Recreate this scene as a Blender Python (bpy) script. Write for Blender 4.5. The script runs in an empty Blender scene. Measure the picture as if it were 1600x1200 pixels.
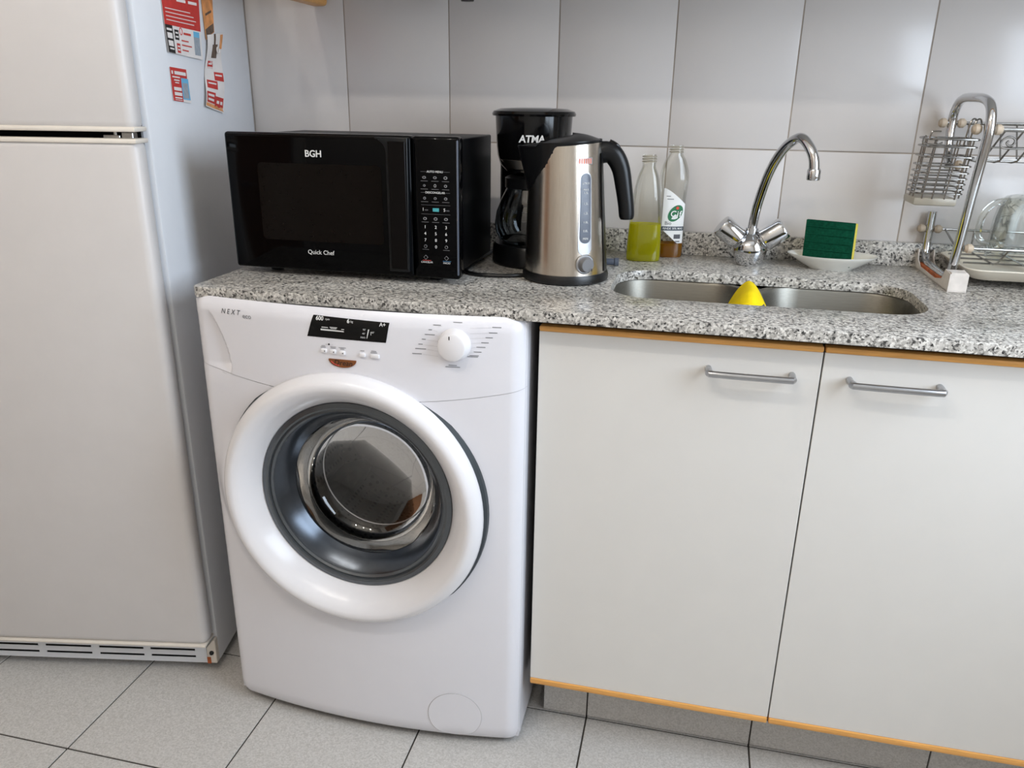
import bpy, bmesh, math, random
from mathutils import Vector, Matrix
random.seed(7)
C = bpy.context.scene.collection
sc = bpy.context.scene
PI = math.pi

# ------------------------------------------------------------------ camera
F_PX = 1231.632
YAW, PITCH, ROLL = 0.221463, -0.344763, 0.015001
CAM = Vector((0.82137, -1.84164, 1.23212))
fw = Vector((-math.sin(YAW)*math.cos(PITCH), math.cos(YAW)*math.cos(PITCH), math.sin(PITCH)))
rt = Vector((math.cos(YAW), math.sin(YAW), 0)); upv = rt.cross(fw)
r2 = math.cos(ROLL)*rt + math.sin(ROLL)*upv
u2 = -math.sin(ROLL)*rt + math.cos(ROLL)*upv
cd = bpy.data.cameras.new('camera'); cam = bpy.data.objects.new('camera', cd); C.objects.link(cam)
cd.sensor_fit = 'HORIZONTAL'; cd.sensor_width = 36.0; cd.lens = F_PX*36.0/1600.0
cd.clip_start = 0.05; cd.clip_end = 50
M = Matrix((( r2.x, u2.x, -fw.x, CAM.x), (r2.y, u2.y, -fw.y, CAM.y), (r2.z, u2.z, -fw.z, CAM.z), (0,0,0,1)))
cam.matrix_world = M
sc.camera = cam

# ------------------------------------------------------------------ light
sc.view_settings.view_transform = 'Standard'; sc.view_settings.look = 'None'
sc.view_settings.gamma = 1.0; sc.view_settings.use_curve_mapping = False
sc.view_settings.exposure = 0.0
wd = bpy.data.worlds.new('daylight'); sc.world = wd; wd.use_nodes = True
wd.node_tree.nodes['Background'].inputs[0].default_value = (0.62, 0.76, 1.0, 1)
wd.node_tree.nodes['Background'].inputs[1].default_value = 1.0
def area_light(name, loc, target, sx, sy, power, col):
    ld = bpy.data.lights.new(name, 'AREA'); ld.shape = 'RECTANGLE'; ld.size = sx; ld.size_y = sy
    ld.energy = power; ld.color = col
    o = bpy.data.objects.new(name, ld); C.objects.link(o); o.location = loc
    d = Vector(target)-Vector(loc); o.rotation_euler = d.to_track_quat('-Z', 'Y').to_euler()
    return o
# daylight entering through the tall window in the right-hand wall
area_light('window_daylight', (1.985, -1.2, 1.56), (0.0, -1.2, 1.25), 1.0, 1.2, 37, (0.76, 0.87, 1.0))
LAMP_W = 11.0

# ------------------------------------------------------------------ materials
def lin(c):
    def f(v):
        v /= 255.0
        return v/12.92 if v <= 0.04045 else ((v+0.055)/1.055)**2.4
    return tuple(f(v) for v in c) + (1.0,)
MATS = {}
def mat(name, rgb, rough=0.5, metal=0.0, var=0.03, scale=40.0, bump=0.0, bscale=200.0, spec=0.5, coat=0.0, trans=0.0, ior=1.45, alpha=1.0, stretch=None):
    m = bpy.data.materials.new(name); m.use_nodes = True; MATS[name] = m
    nt = m.node_tree; b = nt.nodes['Principled BSDF']
    b.inputs['Roughness'].default_value = rough; b.inputs['Metallic'].default_value = metal
    b.inputs['Specular IOR Level'].default_value = spec
    b.inputs['Coat Weight'].default_value = coat; b.inputs['Coat Roughness'].default_value = 0.05
    b.inputs['Transmission Weight'].default_value = trans; b.inputs['IOR'].default_value = ior
    b.inputs['Alpha'].default_value = alpha
    tc = nt.nodes.new('ShaderNodeTexCoord')
    src = tc.outputs['Object']
    if stretch:
        mp = nt.nodes.new('ShaderNodeMapping'); mp.inputs['Scale'].default_value = stretch
        nt.links.new(src, mp.inputs[0]); src = mp.outputs[0]
    n = nt.nodes.new('ShaderNodeTexNoise'); n.inputs['Scale'].default_value = scale; n.inputs['Detail'].default_value = 3
    nt.links.new(src, n.inputs['Vector'])
    cr = nt.nodes.new('ShaderNodeValToRGB'); c = lin(rgb)
    cr.color_ramp.elements[0].position = 0.3; cr.color_ramp.elements[1].position = 0.7
    cr.color_ramp.elements[0].color = tuple(max(0, v*(1-var)) for v in c[:3])+(1,)
    cr.color_ramp.elements[1].color = tuple(min(1, v*(1+var)) for v in c[:3])+(1,)
    nt.links.new(n.outputs['Fac'], cr.inputs['Fac']); nt.links.new(cr.outputs['Color'], b.inputs['Base Color'])
    if bump > 0:
        n2 = nt.nodes.new('ShaderNodeTexNoise'); n2.inputs['Scale'].default_value = bscale; n2.inputs['Detail'].default_value = 2
        nt.links.new(src, n2.inputs['Vector'])
        bp = nt.nodes.new('ShaderNodeBump'); bp.inputs['Strength'].default_value = bump; bp.inputs['Distance'].default_value = 0.001
        nt.links.new(n2.outputs['Fac'], bp.inputs['Height']); nt.links.new(bp.outputs['Normal'], b.inputs['Normal'])
    return m
def thin_glass(name, rgb, refl=0.5, rough=0.03, tint=1.0, blend=0.25):
    m = bpy.data.materials.new(name); m.use_nodes = True; MATS[name] = m
    nt = m.node_tree; nt.nodes.remove(nt.nodes['Principled BSDF'])
    out = nt.nodes['Material Output']
    t = nt.nodes.new('ShaderNodeBsdfTransparent'); g = nt.nodes.new('ShaderNodeBsdfGlossy')
    c = lin(rgb); t.inputs['Color'].default_value = c; g.inputs['Color'].default_value = (1, 1, 1, 1); g.inputs['Roughness'].default_value = rough
    lw = nt.nodes.new('ShaderNodeLayerWeight'); lw.inputs['Blend'].default_value = blend
    n = nt.nodes.new('ShaderNodeTexNoise'); n.inputs['Scale'].default_value = 60
    tc = nt.nodes.new('ShaderNodeTexCoord'); nt.links.new(tc.outputs['Object'], n.inputs['Vector'])
    mu = nt.nodes.new('ShaderNodeMath'); mu.operation = 'MULTIPLY'; mu.inputs[1].default_value = refl
    nt.links.new(lw.outputs['Fresnel'], mu.inputs[0])
    ad = nt.nodes.new('ShaderNodeMath'); ad.operation = 'MULTIPLY_ADD'; ad.inputs[1].default_value = 0.03
    nt.links.new(n.outputs['Fac'], ad.inputs[0]); nt.links.new(mu.outputs[0], ad.inputs[2])
    mx = nt.nodes.new('ShaderNodeMixShader'); nt.links.new(ad.outputs[0], mx.inputs[0])
    nt.links.new(t.outputs[0], mx.inputs[1]); nt.links.new(g.outputs[0], mx.inputs[2]); nt.links.new(mx.outputs[0], out.inputs['Surface'])
    return m
def speckle(name, stops, scale, rough, bump=0.0, mixscale=None, coat=0.0):
    """stone: voronoi grains coloured through a ramp, blurred by noise"""
    m = bpy.data.materials.new(name); m.use_nodes = True; MATS[name] = m
    nt = m.node_tree; b = nt.nodes['Principled BSDF']; b.inputs['Roughness'].default_value = rough; b.inputs['Coat Weight'].default_value = coat
    g = nt.nodes.new('ShaderNodeNewGeometry')
    v = nt.nodes.new('ShaderNodeTexVoronoi'); v.inputs['Scale'].default_value = scale
    nz = nt.nodes.new('ShaderNodeTexNoise'); nz.inputs['Scale'].default_value = scale*1.6; nz.inputs['Detail'].default_value = 2
    nt.links.new(g.outputs['Position'], nz.inputs['Vector'])
    ad = nt.nodes.new('ShaderNodeVectorMath'); ad.operation = 'MULTIPLY_ADD'; ad.inputs[1].default_value = (1.2/scale,)*3
    nt.links.new(nz.outputs['Color'], ad.inputs[0]); nt.links.new(g.outputs['Position'], ad.inputs[2])
    nt.links.new(ad.outputs[0], v.inputs['Vector'])
    sx = nt.nodes.new('ShaderNodeSeparateColor'); nt.links.new(v.outputs['Color'], sx.inputs[0])
    n2 = nt.nodes.new('ShaderNodeTexNoise'); n2.inputs['Scale'].default_value = scale*0.5; n2.inputs['Detail'].default_value = 4
    nt.links.new(g.outputs['Position'], n2.inputs['Vector'])
    mm = nt.nodes.new('ShaderNodeMath'); mm.operation = 'MULTIPLY_ADD'; mm.inputs[1].default_value = 0.55
    nt.links.new(sx.outputs[0], mm.inputs[0])
    m2 = nt.nodes.new('ShaderNodeMath'); m2.operation = 'MULTIPLY'; m2.inputs[1].default_value = 0.45
    nt.links.new(n2.outputs['Fac'], m2.inputs[0]); nt.links.new(m2.outputs[0], mm.inputs[2])
    cr = nt.nodes.new('ShaderNodeValToRGB')
    while len(cr.color_ramp.elements) < len(stops): cr.color_ramp.elements.new(0.5)
    for e, (p, c) in zip(cr.color_ramp.elements, stops): e.position = p; e.color = lin(c)
    nt.links.new(mm.outputs[0], cr.inputs['Fac']); nt.links.new(cr.outputs['Color'], b.inputs['Base Color'])
    if bump:
        bp = nt.nodes.new('ShaderNodeBump'); bp.inputs['Strength'].default_value = bump; bp.inputs['Distance'].default_value = 0.001
        nt.links.new(mm.outputs[0], bp.inputs['Height']); nt.links.new(bp.outputs['Normal'], b.inputs['Normal'])
    return m
def emit(name, rgb, s):
    m = bpy.data.materials.new(name); m.use_nodes = True; MATS[name] = m
    b = m.node_tree.nodes['Principled BSDF']; b.inputs['Emission Color'].default_value = lin(rgb); b.inputs['Emission Strength'].default_value = s
    return m

speckle('granite', [(0.20, (34, 33, 33)), (0.29, (84, 82, 79)), (0.36, (144, 140, 134)), (0.52, (172, 168, 161)), (0.66, (196, 192, 185)), (0.84, (222, 218, 210))], 290, 0.28, 0.05)
speckle('floor_stone', [(0.2, (176, 173, 168)), (0.5, (190, 187, 183)), (0.8, (202, 199, 195))], 380, 0.45, 0.05)
speckle('plinth_stone', [(0.2, (166, 163, 161)), (0.5, (181, 178, 175)), (0.8, (193, 190, 187))], 380, 0.45, 0.05)
mat('grout_dark', (66, 62, 58), 0.95, var=0.2, scale=30, spec=0.1)
mat('grout_light', (158, 148, 138), 0.9, var=0.2, scale=12, spec=0.2)
mat('wall_tile', (203, 198, 195), 0.24, var=0.015, scale=6, bump=0.02, bscale=8)
mat('paint', (206, 200, 192), 0.8, var=0.02, scale=4)
mat('ceiling_paint', (214, 209, 202), 0.85, var=0.02, scale=3)
mat('laminate', (216, 213, 208), 0.42, var=0.01, scale=15)
mat('wood_edge', (222, 162, 88), 0.4, var=0.12, scale=18, stretch=(1, 14, 14))
mat('carcass', (48, 42, 38), 0.7)
mat('alu', (176, 177, 180), 0.28, metal=1.0, var=0.03)
mat('chrome', (205, 206, 208), 0.08, metal=1.0, var=0.02)
mat('chrome_worn', (172, 172, 170), 0.2, metal=1.0, var=0.15, scale=25)
mat('wire', (150, 148, 144), 0.25, metal=1.0, var=0.2, scale=60)
mat('steel_sink', (122, 119, 111), 0.42, metal=1.0, var=0.06, scale=30, stretch=(1, 12, 12))
mat('steel_kettle', (205, 196, 184), 0.24, metal=1.0, var=0.05, scale=16, stretch=(40, 40, 1))
mat('fridge_white', (205, 201, 199), 0.38, var=0.012, scale=20, bump=0.04, bscale=260)
mat('fridge_side', (220, 222, 226), 0.35, var=0.012, scale=20)
mat('fridge_trim', (222, 214, 203), 0.4)
mat('rust', (168, 88, 46), 0.8, var=0.35, scale=60)
mat('white_plastic', (228, 226, 228), 0.22, var=0.008, scale=20)
mat('washer_white', (223, 222, 227), 0.26, var=0.006, scale=20)
mat('seam_grey', (178, 176, 178), 0.6)
mat('dark_rubber', (52, 58, 62), 0.45, var=0.08)
mat('bezel_grey', (96, 100, 104), 0.22, metal=0.6, var=0.05)
mat('black_gloss', (7, 7, 8), 0.1, var=0.05, spec=0.4)
mat('black_glass', (4, 4, 5), 0.07, var=0.05, spec=0.12)
mat('black_window', (14, 10, 8), 0.12, var=0.15, scale=120, spec=0.12)
mat('black_plastic', (16, 16, 17), 0.35, var=0.08)
mat('black_satin', (15, 16, 18), 0.3, var=0.08, spec=0.35)
mat('slot_black', (6, 6, 6), 0.9, spec=0.05)
mat('black_paint', (6, 6, 7), 0.38, var=0.05, spec=0.15)
mat('handle_metal', (24, 22, 22), 0.24, metal=0.85, var=0.05)
mat('grey_plastic', (112, 112, 114), 0.4)
mat('slate', (84, 90, 102), 0.2, var=0.05)
mat('white_ink', (214, 214, 212), 0.6)
mat('grey_ink', (120, 120, 122), 0.6)
mat('dim_ink', (92, 92, 94), 0.6)
mat('dark_ink', (66, 64, 66), 0.6)
mat('teal_ink', (70, 160, 166), 0.5)
mat('red_ink', (196, 66, 58), 0.6)
mat('blue_ink', (60, 110, 150), 0.6)
mat('black_ink', (30, 28, 28), 0.6)
mat('badge_brown', (140, 86, 50), 0.3, metal=0.4, var=0.15, scale=90)
mat('flange_grey', (76, 81, 88), 0.24, metal=0.9, var=0.06)
mat('drum_steel', (150, 148, 144), 0.3, metal=1.0, var=0.2, scale=30)
mat('drum_dark', (34, 33, 32), 0.5)
mat('paper_white', (226, 220, 216), 0.7, var=0.03)
mat('paper_red', (190, 52, 46), 0.65, var=0.08, scale=80)
mat('paper_orange', (220, 150, 92), 0.6, var=0.25, scale=50)
mat('paper_cyan', (104, 176, 212), 0.65)
mat('paper_grey', (150, 158, 166), 0.7, var=0.1, scale=150)
mat('paper_brown', (96, 78, 66), 0.6, var=0.3, scale=90)
mat('ceramic', (224, 222, 214), 0.15, var=0.02, coat=0.3)
mat('scour_green', (10, 66, 47), 0.95, var=0.25, scale=220, bump=0.8, bscale=600, spec=0.1)
mat('foam_yellow', (226, 208, 92), 0.9, var=0.1, scale=200, bump=0.6, bscale=400, spec=0.1)
mat('cloth_yellow', (236, 208, 26), 0.9, var=0.05, scale=60, bump=0.5, bscale=900, spec=0.15)
mat('label_white', (232, 232, 230), 0.4)
mat('label_green', (36, 110, 70), 0.4)
mat('label_navy', (48, 62, 78), 0.4)
mat('label_red', (214, 70, 48), 0.4)
mat('barcode', (84, 84, 90), 0.5, var=0.5, scale=400, stretch=(6, 0.1, 0.1))
mat('plastic_milk', (196, 188, 172), 0.35, var=0.08, scale=30, trans=0.45)
mat('rubber_beige', (176, 160, 140), 0.5, var=0.12, scale=60)
mat('faint_red', (206, 128, 108), 0.5)
mat('tray_plastic', (222, 214, 198), 0.35, var=0.04, scale=30)
mat('rack_foot', (208, 200, 192), 0.4, var=0.12, scale=40)
mat('lamp_white', (235, 235, 232), 0.4)
mat('door_wood', (128, 86, 56), 0.45, var=0.15, scale=10, stretch=(12, 12, 1))
thin_glass('clear_plastic', (249, 249, 246), refl=0.55, rough=0.08, blend=0.35)
thin_glass('clear_glass', (247, 249, 248), refl=0.65, rough=0.03, blend=0.4)
thin_glass('carafe_glass', (176, 180, 182), refl=0.7, rough=0.03, blend=0.45)
thin_glass('door_glass', (150, 152, 152), refl=0.6, rough=0.03, blend=0.4)
thin_glass('window_glass', (236, 242, 244), refl=0.4, rough=0.02, blend=0.2)
def liquid(name, rgb, tint):
    m = thin_glass(name, tint, refl=0.2, rough=0.1); nt = m.node_tree; out = nt.nodes['Material Output']
    cur = out.inputs['Surface'].links[0].from_socket
    d = nt.nodes.new('ShaderNodeBsdfTranslucent'); d.inputs['Color'].default_value = lin(rgb)
    d2 = nt.nodes.new('ShaderNodeBsdfDiffuse'); d2.inputs['Color'].default_value = lin(rgb)
    a1 = nt.nodes.new('ShaderNodeMixShader'); a1.inputs[0].default_value = 0.5; nt.links.new(d.outputs[0], a1.inputs[1]); nt.links.new(d2.outputs[0], a1.inputs[2])
    a2 = nt.nodes.new('ShaderNodeMixShader'); a2.inputs[0].default_value = 0.5; nt.links.new(cur, a2.inputs[1]); nt.links.new(a1.outputs[0], a2.inputs[2])
    nt.links.new(a2.outputs[0], out.inputs['Surface'])
liquid('detergent_green', (226, 224, 30), (236, 230, 120)); liquid('detergent_amber', (196, 136, 24), (228, 190, 104))
emit('bulb', (255, 248, 236), 30)

# ------------------------------------------------------------------ mesh helpers
class B:
    def __init__(s): s.bm = bmesh.new()
    def raw(s, verts, faces):
        vs = [s.bm.verts.new(v) for v in verts]
        fs = []
        for f in faces:
            try: fs.append(s.bm.faces.new([vs[i] for i in f]))
            except ValueError: pass
        return vs, fs
    def _bevel(s, fs, bev, seg, ang=0.5):
        s.bm.normal_update(); es = set()
        for f in fs:
            for e in f.edges:
                if len(e.link_faces) == 2 and e.calc_face_angle(0) > ang: es.add(e)
        if es: bmesh.ops.bevel(s.bm, geom=list(es), offset=bev, segments=seg, profile=0.5, affect='EDGES', clamp_overlap=True)
    def box(s, lo, hi, bev=0.0, seg=2):
        x0, y0, z0 = lo; x1, y1, z1 = hi
        v = [(x0,y0,z0),(x1,y0,z0),(x1,y1,z0),(x0,y1,z0),(x0,y0,z1),(x1,y0,z1),(x1,y1,z1),(x0,y1,z1)]
        _, fs = s.raw(v, [(3,2,1,0),(4,5,6,7),(0,1,5,4),(1,2,6,5),(2,3,7,6),(3,0,4,7)])
        if bev: s._bevel(fs, bev, seg)
        return s
    def prism(s, poly, fa, fb, bev=0.0, seg=2):
        """poly: 2D points; fa, fb map a 2D point to the two end caps"""
        n = len(poly); v = [fa(p) for p in poly]+[fb(p) for p in poly]
        f = [tuple(range(n-1, -1, -1)), tuple(range(n, 2*n))]+[(i, (i+1) % n, n+(i+1) % n, n+i) for i in range(n)]
        _, fs = s.raw(v, f)
        if bev: s._bevel(fs, bev, seg, 0.9)
        return s
    def lathe(s, prof, o=(0,0,0), ax=(0,0,1), n=32, a0=0, a1=2*PI, sx=1.0, sy=1.0, e1=None):
        o = Vector(o); ax = Vector(ax).normalized()
        if e1 is None:
            e1 = Vector((1,0,0)) if abs(ax.x) < 0.9 else Vector((0,1,0))
        e1 = Vector(e1); e1 = (e1-ax*e1.dot(ax)).normalized(); e2 = ax.cross(e1)
        full = abs(a1-a0-2*PI) < 1e-6; m = n if full else n+1
        rings = []
        for r, h in prof:
            if r < 1e-6: rings.append([s.bm.verts.new(o+ax*h)]); continue
            rings.append([s.bm.verts.new(o+ax*h+e1*(r*sx*math.cos(a0+(a1-a0)*i/n))+e2*(r*sy*math.sin(a0+(a1-a0)*i/n))) for i in range(m)])
        for A, D in zip(rings, rings[1:]):
            for i in range(m if full else m-1):
                j = (i+1) % m
                if len(A) == 1 and len(D) == 1: continue
                try:
                    if len(A) == 1: s.bm.faces.new((A[0], D[j], D[i]))
                    elif len(D) == 1: s.bm.faces.new((A[i], A[j], D[0]))
                    else: s.bm.faces.new((A[i], A[j], D[j], D[i]))
                except ValueError: pass
        return s
    def tube(s, pts, r, n=8, closed=False, caps=True, flat=None):
        """r: number or list; flat=(w,h) for an elliptic section"""
        pts = [Vector(p) for p in pts]; N = len(pts)
        rs = r if isinstance(r, (list, tuple)) else [r]*N
        tan = []
        for i in range(N):
            if closed: t = pts[(i+1) % N]-pts[i-1]
            else: t = pts[min(i+1, N-1)]-pts[max(i-1, 0)]
            tan.append(t.normalized())
        up = Vector((0,0,1)) if abs(tan[0].z) < 0.9 else Vector((0,1,0))
        e = (up-tan[0]*up.dot(tan[0])).normalized(); rings = []
        for i in range(N):
            e = (e-tan[i]*e.dot(tan[i])).normalized(); g = tan[i].cross(e)
            k = 1.0 if flat is None else flat
            rings.append([s.bm.verts.new(pts[i]+e*(rs[i]*math.cos(2*PI*q/n))+g*(rs[i]*k*math.sin(2*PI*q/n))) for q in range(n)])
        for i in range(N if closed else N-1):
            A = rings[i]; D = rings[(i+1) % N]
            for q in range(n):
                s.bm.faces.new((A[q], D[q], D[(q+1) % n], A[(q+1) % n]))
        if caps and not closed:
            s.bm.faces.new(list(rings[0])); s.bm.faces.new(list(reversed(rings[-1])))
        return s
    def grid(s, fn, nu, nv, keep=None):
        V = [[s.bm.verts.new(fn(i/nu, j/nv)) for j in range(nv+1)] for i in range(nu+1)]
        for i in range(nu):
            for j in range(nv):
                q = (V[i][j], V[i+1][j], V[i+1][j+1], V[i][j+1])
                if keep and not keep(sum((v.co for v in q), Vector())/4): continue
                s.bm.faces.new(q)
        loose = [v for v in s.bm.verts if not v.link_faces]
        bmesh.ops.delete(s.bm, geom=loose, context='VERTS')
        return s
WO = {}
def obj(name, b, m, parent=None, smooth=True, ang=0.6, kind=None, label=None):
    bm = b.bm
    bmesh.ops.recalc_face_normals(bm, faces=bm.faces)
    lo = Vector((1e9,)*3); hi = Vector((-1e9,)*3)
    for v in bm.verts:
        for k in range(3): lo[k] = min(lo[k], v.co[k]); hi[k] = max(hi[k], v.co[k])
    c = (lo+hi)/2
    for v in bm.verts: v.co -= c
    me = bpy.data.meshes.new(name); bm.to_mesh(me); bm.free()
    me.materials.append(MATS[m] if isinstance(m, str) else m)
    if smooth:
        me.polygons.foreach_set('use_smooth', [True]*len(me.polygons)); me.set_sharp_from_angle(angle=ang)
    o = bpy.data.objects.new(name, me); C.objects.link(o)
    if parent is not None: o.parent = parent; o.location = c-WO[parent]
    else: o.location = c
    WO[o] = c
    if kind: o['kind'] = kind
    if label: o['label'] = label
    return o
def thing(name, label, cat, loc=(0,0,0), rotz=0.0, group=None, local=False):
    o = bpy.data.objects.new(name, None); C.objects.link(o); o.empty_display_size = 0.05
    o.location = loc; o.rotation_euler = (0, 0, rotz); o['label'] = label; o['category'] = cat
    if group: o['group'] = group
    WO[o] = Vector((0,0,0)) if local else Vector(loc)
    return o
def tag(o, label, cat, group=None):
    o['label'] = label; o['category'] = cat
    if group: o['group'] = group
    return o
def piece(src, parent, loc):
    o = src.copy(); C.objects.link(o); o.parent = parent; o.location = Vector(loc)-WO[parent]; WO[o] = Vector(loc)
    return o
def text(name, s, size, m, parent, pos, right=(1,0,0), up=(0,0,1), ext=0.0002, align='LEFT', shear=0.0, bold=0.0, warp=None, sx=1.0, space=1.0):
    cu = bpy.data.curves.new('lettering', 'FONT'); cu.body = s; cu.size = size; cu.align_x = align; cu.align_y = 'CENTER'
    cu.shear = shear; cu.offset = bold; cu.extrude = ext; cu.resolution_u = 3; cu.space_character = space
    to = bpy.data.objects.new('lettering', cu); C.objects.link(to)
    dg = bpy.context.evaluated_depsgraph_get(); me = bpy.data.meshes.new_from_object(to.evaluated_get(dg))
    bpy.data.objects.remove(to); bpy.data.curves.remove(cu)
    R = Vector(right).normalized(); U = Vector(up).normalized(); N = R.cross(U); P = Vector(pos)
    b = B(); b.bm.from_mesh(me); bpy.data.meshes.remove(me)
    for v in b.bm.verts:
        q = P+R*(v.co.x*sx)+U*v.co.y+N*v.co.z
        if warp: q = warp(q, v.co.z)
        v.co = q
    return obj(name, b, m, parent, smooth=False)
def cr(pts, k=6, closed=False):
    """Catmull-Rom through points"""
    P = [Vector(p) for p in pts]; out = []; n = len(P)
    for i in range(n if closed else n-1):
        p0 = P[(i-1) % n] if closed else P[max(i-1, 0)]; p1 = P[i]; p2 = P[(i+1) % n]; p3 = P[(i+2) % n] if closed else P[min(i+2, n-1)]
        for j in range(k):
            t = j/k
            out.append(0.5*((2*p1)+(p2-p0)*t+(2*p0-5*p1+4*p2-p3)*t*t+(3*p1-p0-3*p2+p3)*t**3))
    if not closed: out.append(P[-1])
    return out
def rrect(x0, y0, x1, y1, r, n=6):
    out = []
    for cx, cy, a in ((x1-r, y1-r, 0), (x0+r, y1-r, PI/2), (x0+r, y0+r, PI), (x1-r, y0+r, 1.5*PI)):
        for i in range(n+1): out.append((cx+r*math.cos(a+PI/2*i/n), cy+r*math.sin(a+PI/2*i/n)))
    return out
def struct(o): o['kind'] = 'structure'; return o

# ------------------------------------------------------------------ the room
XL, XR, YF, ZT = -1.0, 2.0, -2.5, 2.62
FS = 0.333; FX0 = -0.3075; FY0 = -0.4975
floor = struct(obj('floor', B().box((XL, YF, -0.12), (XR, 0.0, -0.0022)), 'grout_dark', smooth=False))
g = 0.0017
ft0 = None
def tile_top(w, d, t, bev):
    b = B().box((-w/2, -d/2, -t/2), (w/2, d/2, t/2), bev, 1); return b
for i in range(-3, 8):
    for j in range(-7, 3):
        x0 = max(FX0+i*FS+g, XL); x1 = min(FX0+(i+1)*FS-g, XR); y0 = max(FY0+j*FS+g, YF); y1 = min(FY0+(j+1)*FS-g, 0.0)
        if x1-x0 < 0.02 or y1-y0 < 0.02: continue
        full = x1-x0 > FS-0.004 and y1-y0 > FS-0.004
        c = ((x0+x1)/2, (y0+y1)/2, -0.004)
        if full and ft0 is not None: piece(ft0, floor, c); continue
        o = obj('floor_tile', B().box((x0, y0, -0.008), (x1, y1, 0.0), 0.0008, 1), 'floor_stone', floor, smooth=False)
        if full: ft0 = o
wall_back = struct(obj('wall_back', B().box((XL, 0.0012, -0.12), (XR, 0.13, ZT)), 'grout_light', smooth=False))
TW, TH, TZ = 0.25, 0.333, 1.141
g = 0.0013; wt0 = None
for i in range(-4, 8):
    for m in range(-4, 5):
        x0 = max(i*TW+g, XL); x1 = min((i+1)*TW-g, XR); z0 = max(TZ+m*TH+g, 0.0); z1 = min(TZ+(m+1)*TH-g, ZT)
        if x1-x0 < 0.01: continue
        full = x1-x0 > TW-0.004 and z1-z0 > TH-0.004
        c = ((x0+x1)/2, 0.003, (z0+z1)/2)
        if full and wt0 is not None: piece(wt0, wall_back, c); continue
        o = obj('wall_tile', B().box((x0, 0.0, z0), (x1, 0.006, z1), 0.0009, 2), 'wall_tile', wall_back, smooth=True)
        if full: wt0 = o
# left wall with a wooden door
DY0, DY1, DH = -2.25, -1.45, 2.1
b = B(); b.box((XL-0.12, YF, -0.12), (XL, DY0, ZT)); b.box((XL-0.12, DY1, -0.12), (XL, 0.13, ZT)); b.box((XL-0.12, DY0, DH), (XL, DY1, ZT)); b.box((XL-0.12, DY0, -0.12), (XL, DY1, 0))
struct(obj('wall_left', b, 'paint', smooth=False))
d1 = struct(obj('door_1', B().box((XL-0.06, DY0+0.005, 0.005), (XL-0.02, DY1-0.005, DH-0.005), 0.004), 'door_wood', smooth=False))
b = B().lathe([(0.0, 0), (0.024, 0), (0.024, 0.008), (0.009, 0.012), (0.009, 0.045)], (XL-0.02, DY1-0.07, 1.02), (1, 0, 0), 16)
b.tube([(XL+0.022, DY1-0.07, 1.02), (XL+0.026, DY1-0.12, 1.02), (XL+0.026, DY1-0.18, 1.02)], 0.009, 10)
obj('door_handle', b, 'alu', d1)
# right wall with a window opening
b = B()
WY0, WY1, WZ0, WZ1 = -1.75, -0.65, 0.95, 2.2
b.box((XR, YF, -0.12), (XR+0.12, 0.13, WZ0)); b.box((XR, YF, WZ1), (XR+0.12, 0.13, ZT))
b.box((XR, YF, WZ0), (XR+0.12, WY0, WZ1)); b.box((XR, WY1, WZ0), (XR+0.12, 0.13, WZ1))
struct(obj('wall_right', b, 'paint', smooth=False))
b = B(); t = 0.045
b.box((XR+0.06, WY0, WZ0), (XR+0.1, WY1, WZ0+t)); b.box((XR+0.06, WY0, WZ1-t), (XR+0.1, WY1, WZ1))
b.box((XR+0.06, WY0, WZ0+t), (XR+0.1, WY0+t, WZ1-t)); b.box((XR+0.06, WY1-t, WZ0+t), (XR+0.1, WY1, WZ1-t))
b.box((XR+0.06, (WY0+WY1)/2-t/2, WZ0+t), (XR+0.1, (WY0+WY1)/2+t/2, WZ1-t))
w1 = struct(obj('window_1', b, 'lamp_white', smooth=False))
for k in range(2):
    y0 = WY0+t if k == 0 else (WY0+WY1)/2+t/2; y1 = (WY0+WY1)/2-t/2 if k == 0 else WY1-t
    obj('pane', B().box((XR+0.075, y0, WZ0+t), (XR+0.081, y1, WZ1-t)), 'window_glass', w1, smooth=False)
struct(obj('wall_front', B().box((XL-0.12, YF-0.12, -0.12), (XR+0.12, YF, ZT)), 'paint', smooth=False))
struct(obj('ceiling', B().box((XL-0.12, YF-0.12, ZT), (XR+0.12, 0.13, ZT+0.1)), 'ceiling_paint', smooth=False))

# ceiling spotlight bar
LY, LZ = -1.8, ZT
sp = thing('ceiling_spotlight_bar', 'white ceiling bar with three small spotlights behind the photographer', 'lamp', (0.15, LY, LZ))
obj('mounting_bar', B().box((-0.4, LY-0.03, LZ-0.03), (0.7, LY+0.03, LZ), 0.008), 'lamp_white', sp)
for lx in (-0.25, 0.15, 0.55):
    h = obj('spot_head', B().lathe([(0.0, 0.0), (0.022, 0.0), (0.026, -0.05), (0.046, -0.1), (0.043, -0.1), (0.02, -0.045), (0.0, -0.045)], (lx, LY, LZ-0.03), (0, 0, 1), 24), 'lamp_white', sp)
    obj('bulb', B().lathe([(0.0, -0.05), (0.02, -0.055), (0.032, -0.08), (0.02, -0.1), (0.0, -0.105)], (lx, LY, LZ-0.03), (0, 0, 1), 20), 'bulb', h)
    ld = bpy.data.lights.new('spotlight_glow', 'POINT'); ld.energy = LAMP_W; ld.color = (1.0, 0.94, 0.86); ld.shadow_soft_size = 0.032
    lo = bpy.data.objects.new('spotlight_glow', ld); C.objects.link(lo); lo.location = (lx, LY, LZ-0.175)

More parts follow.
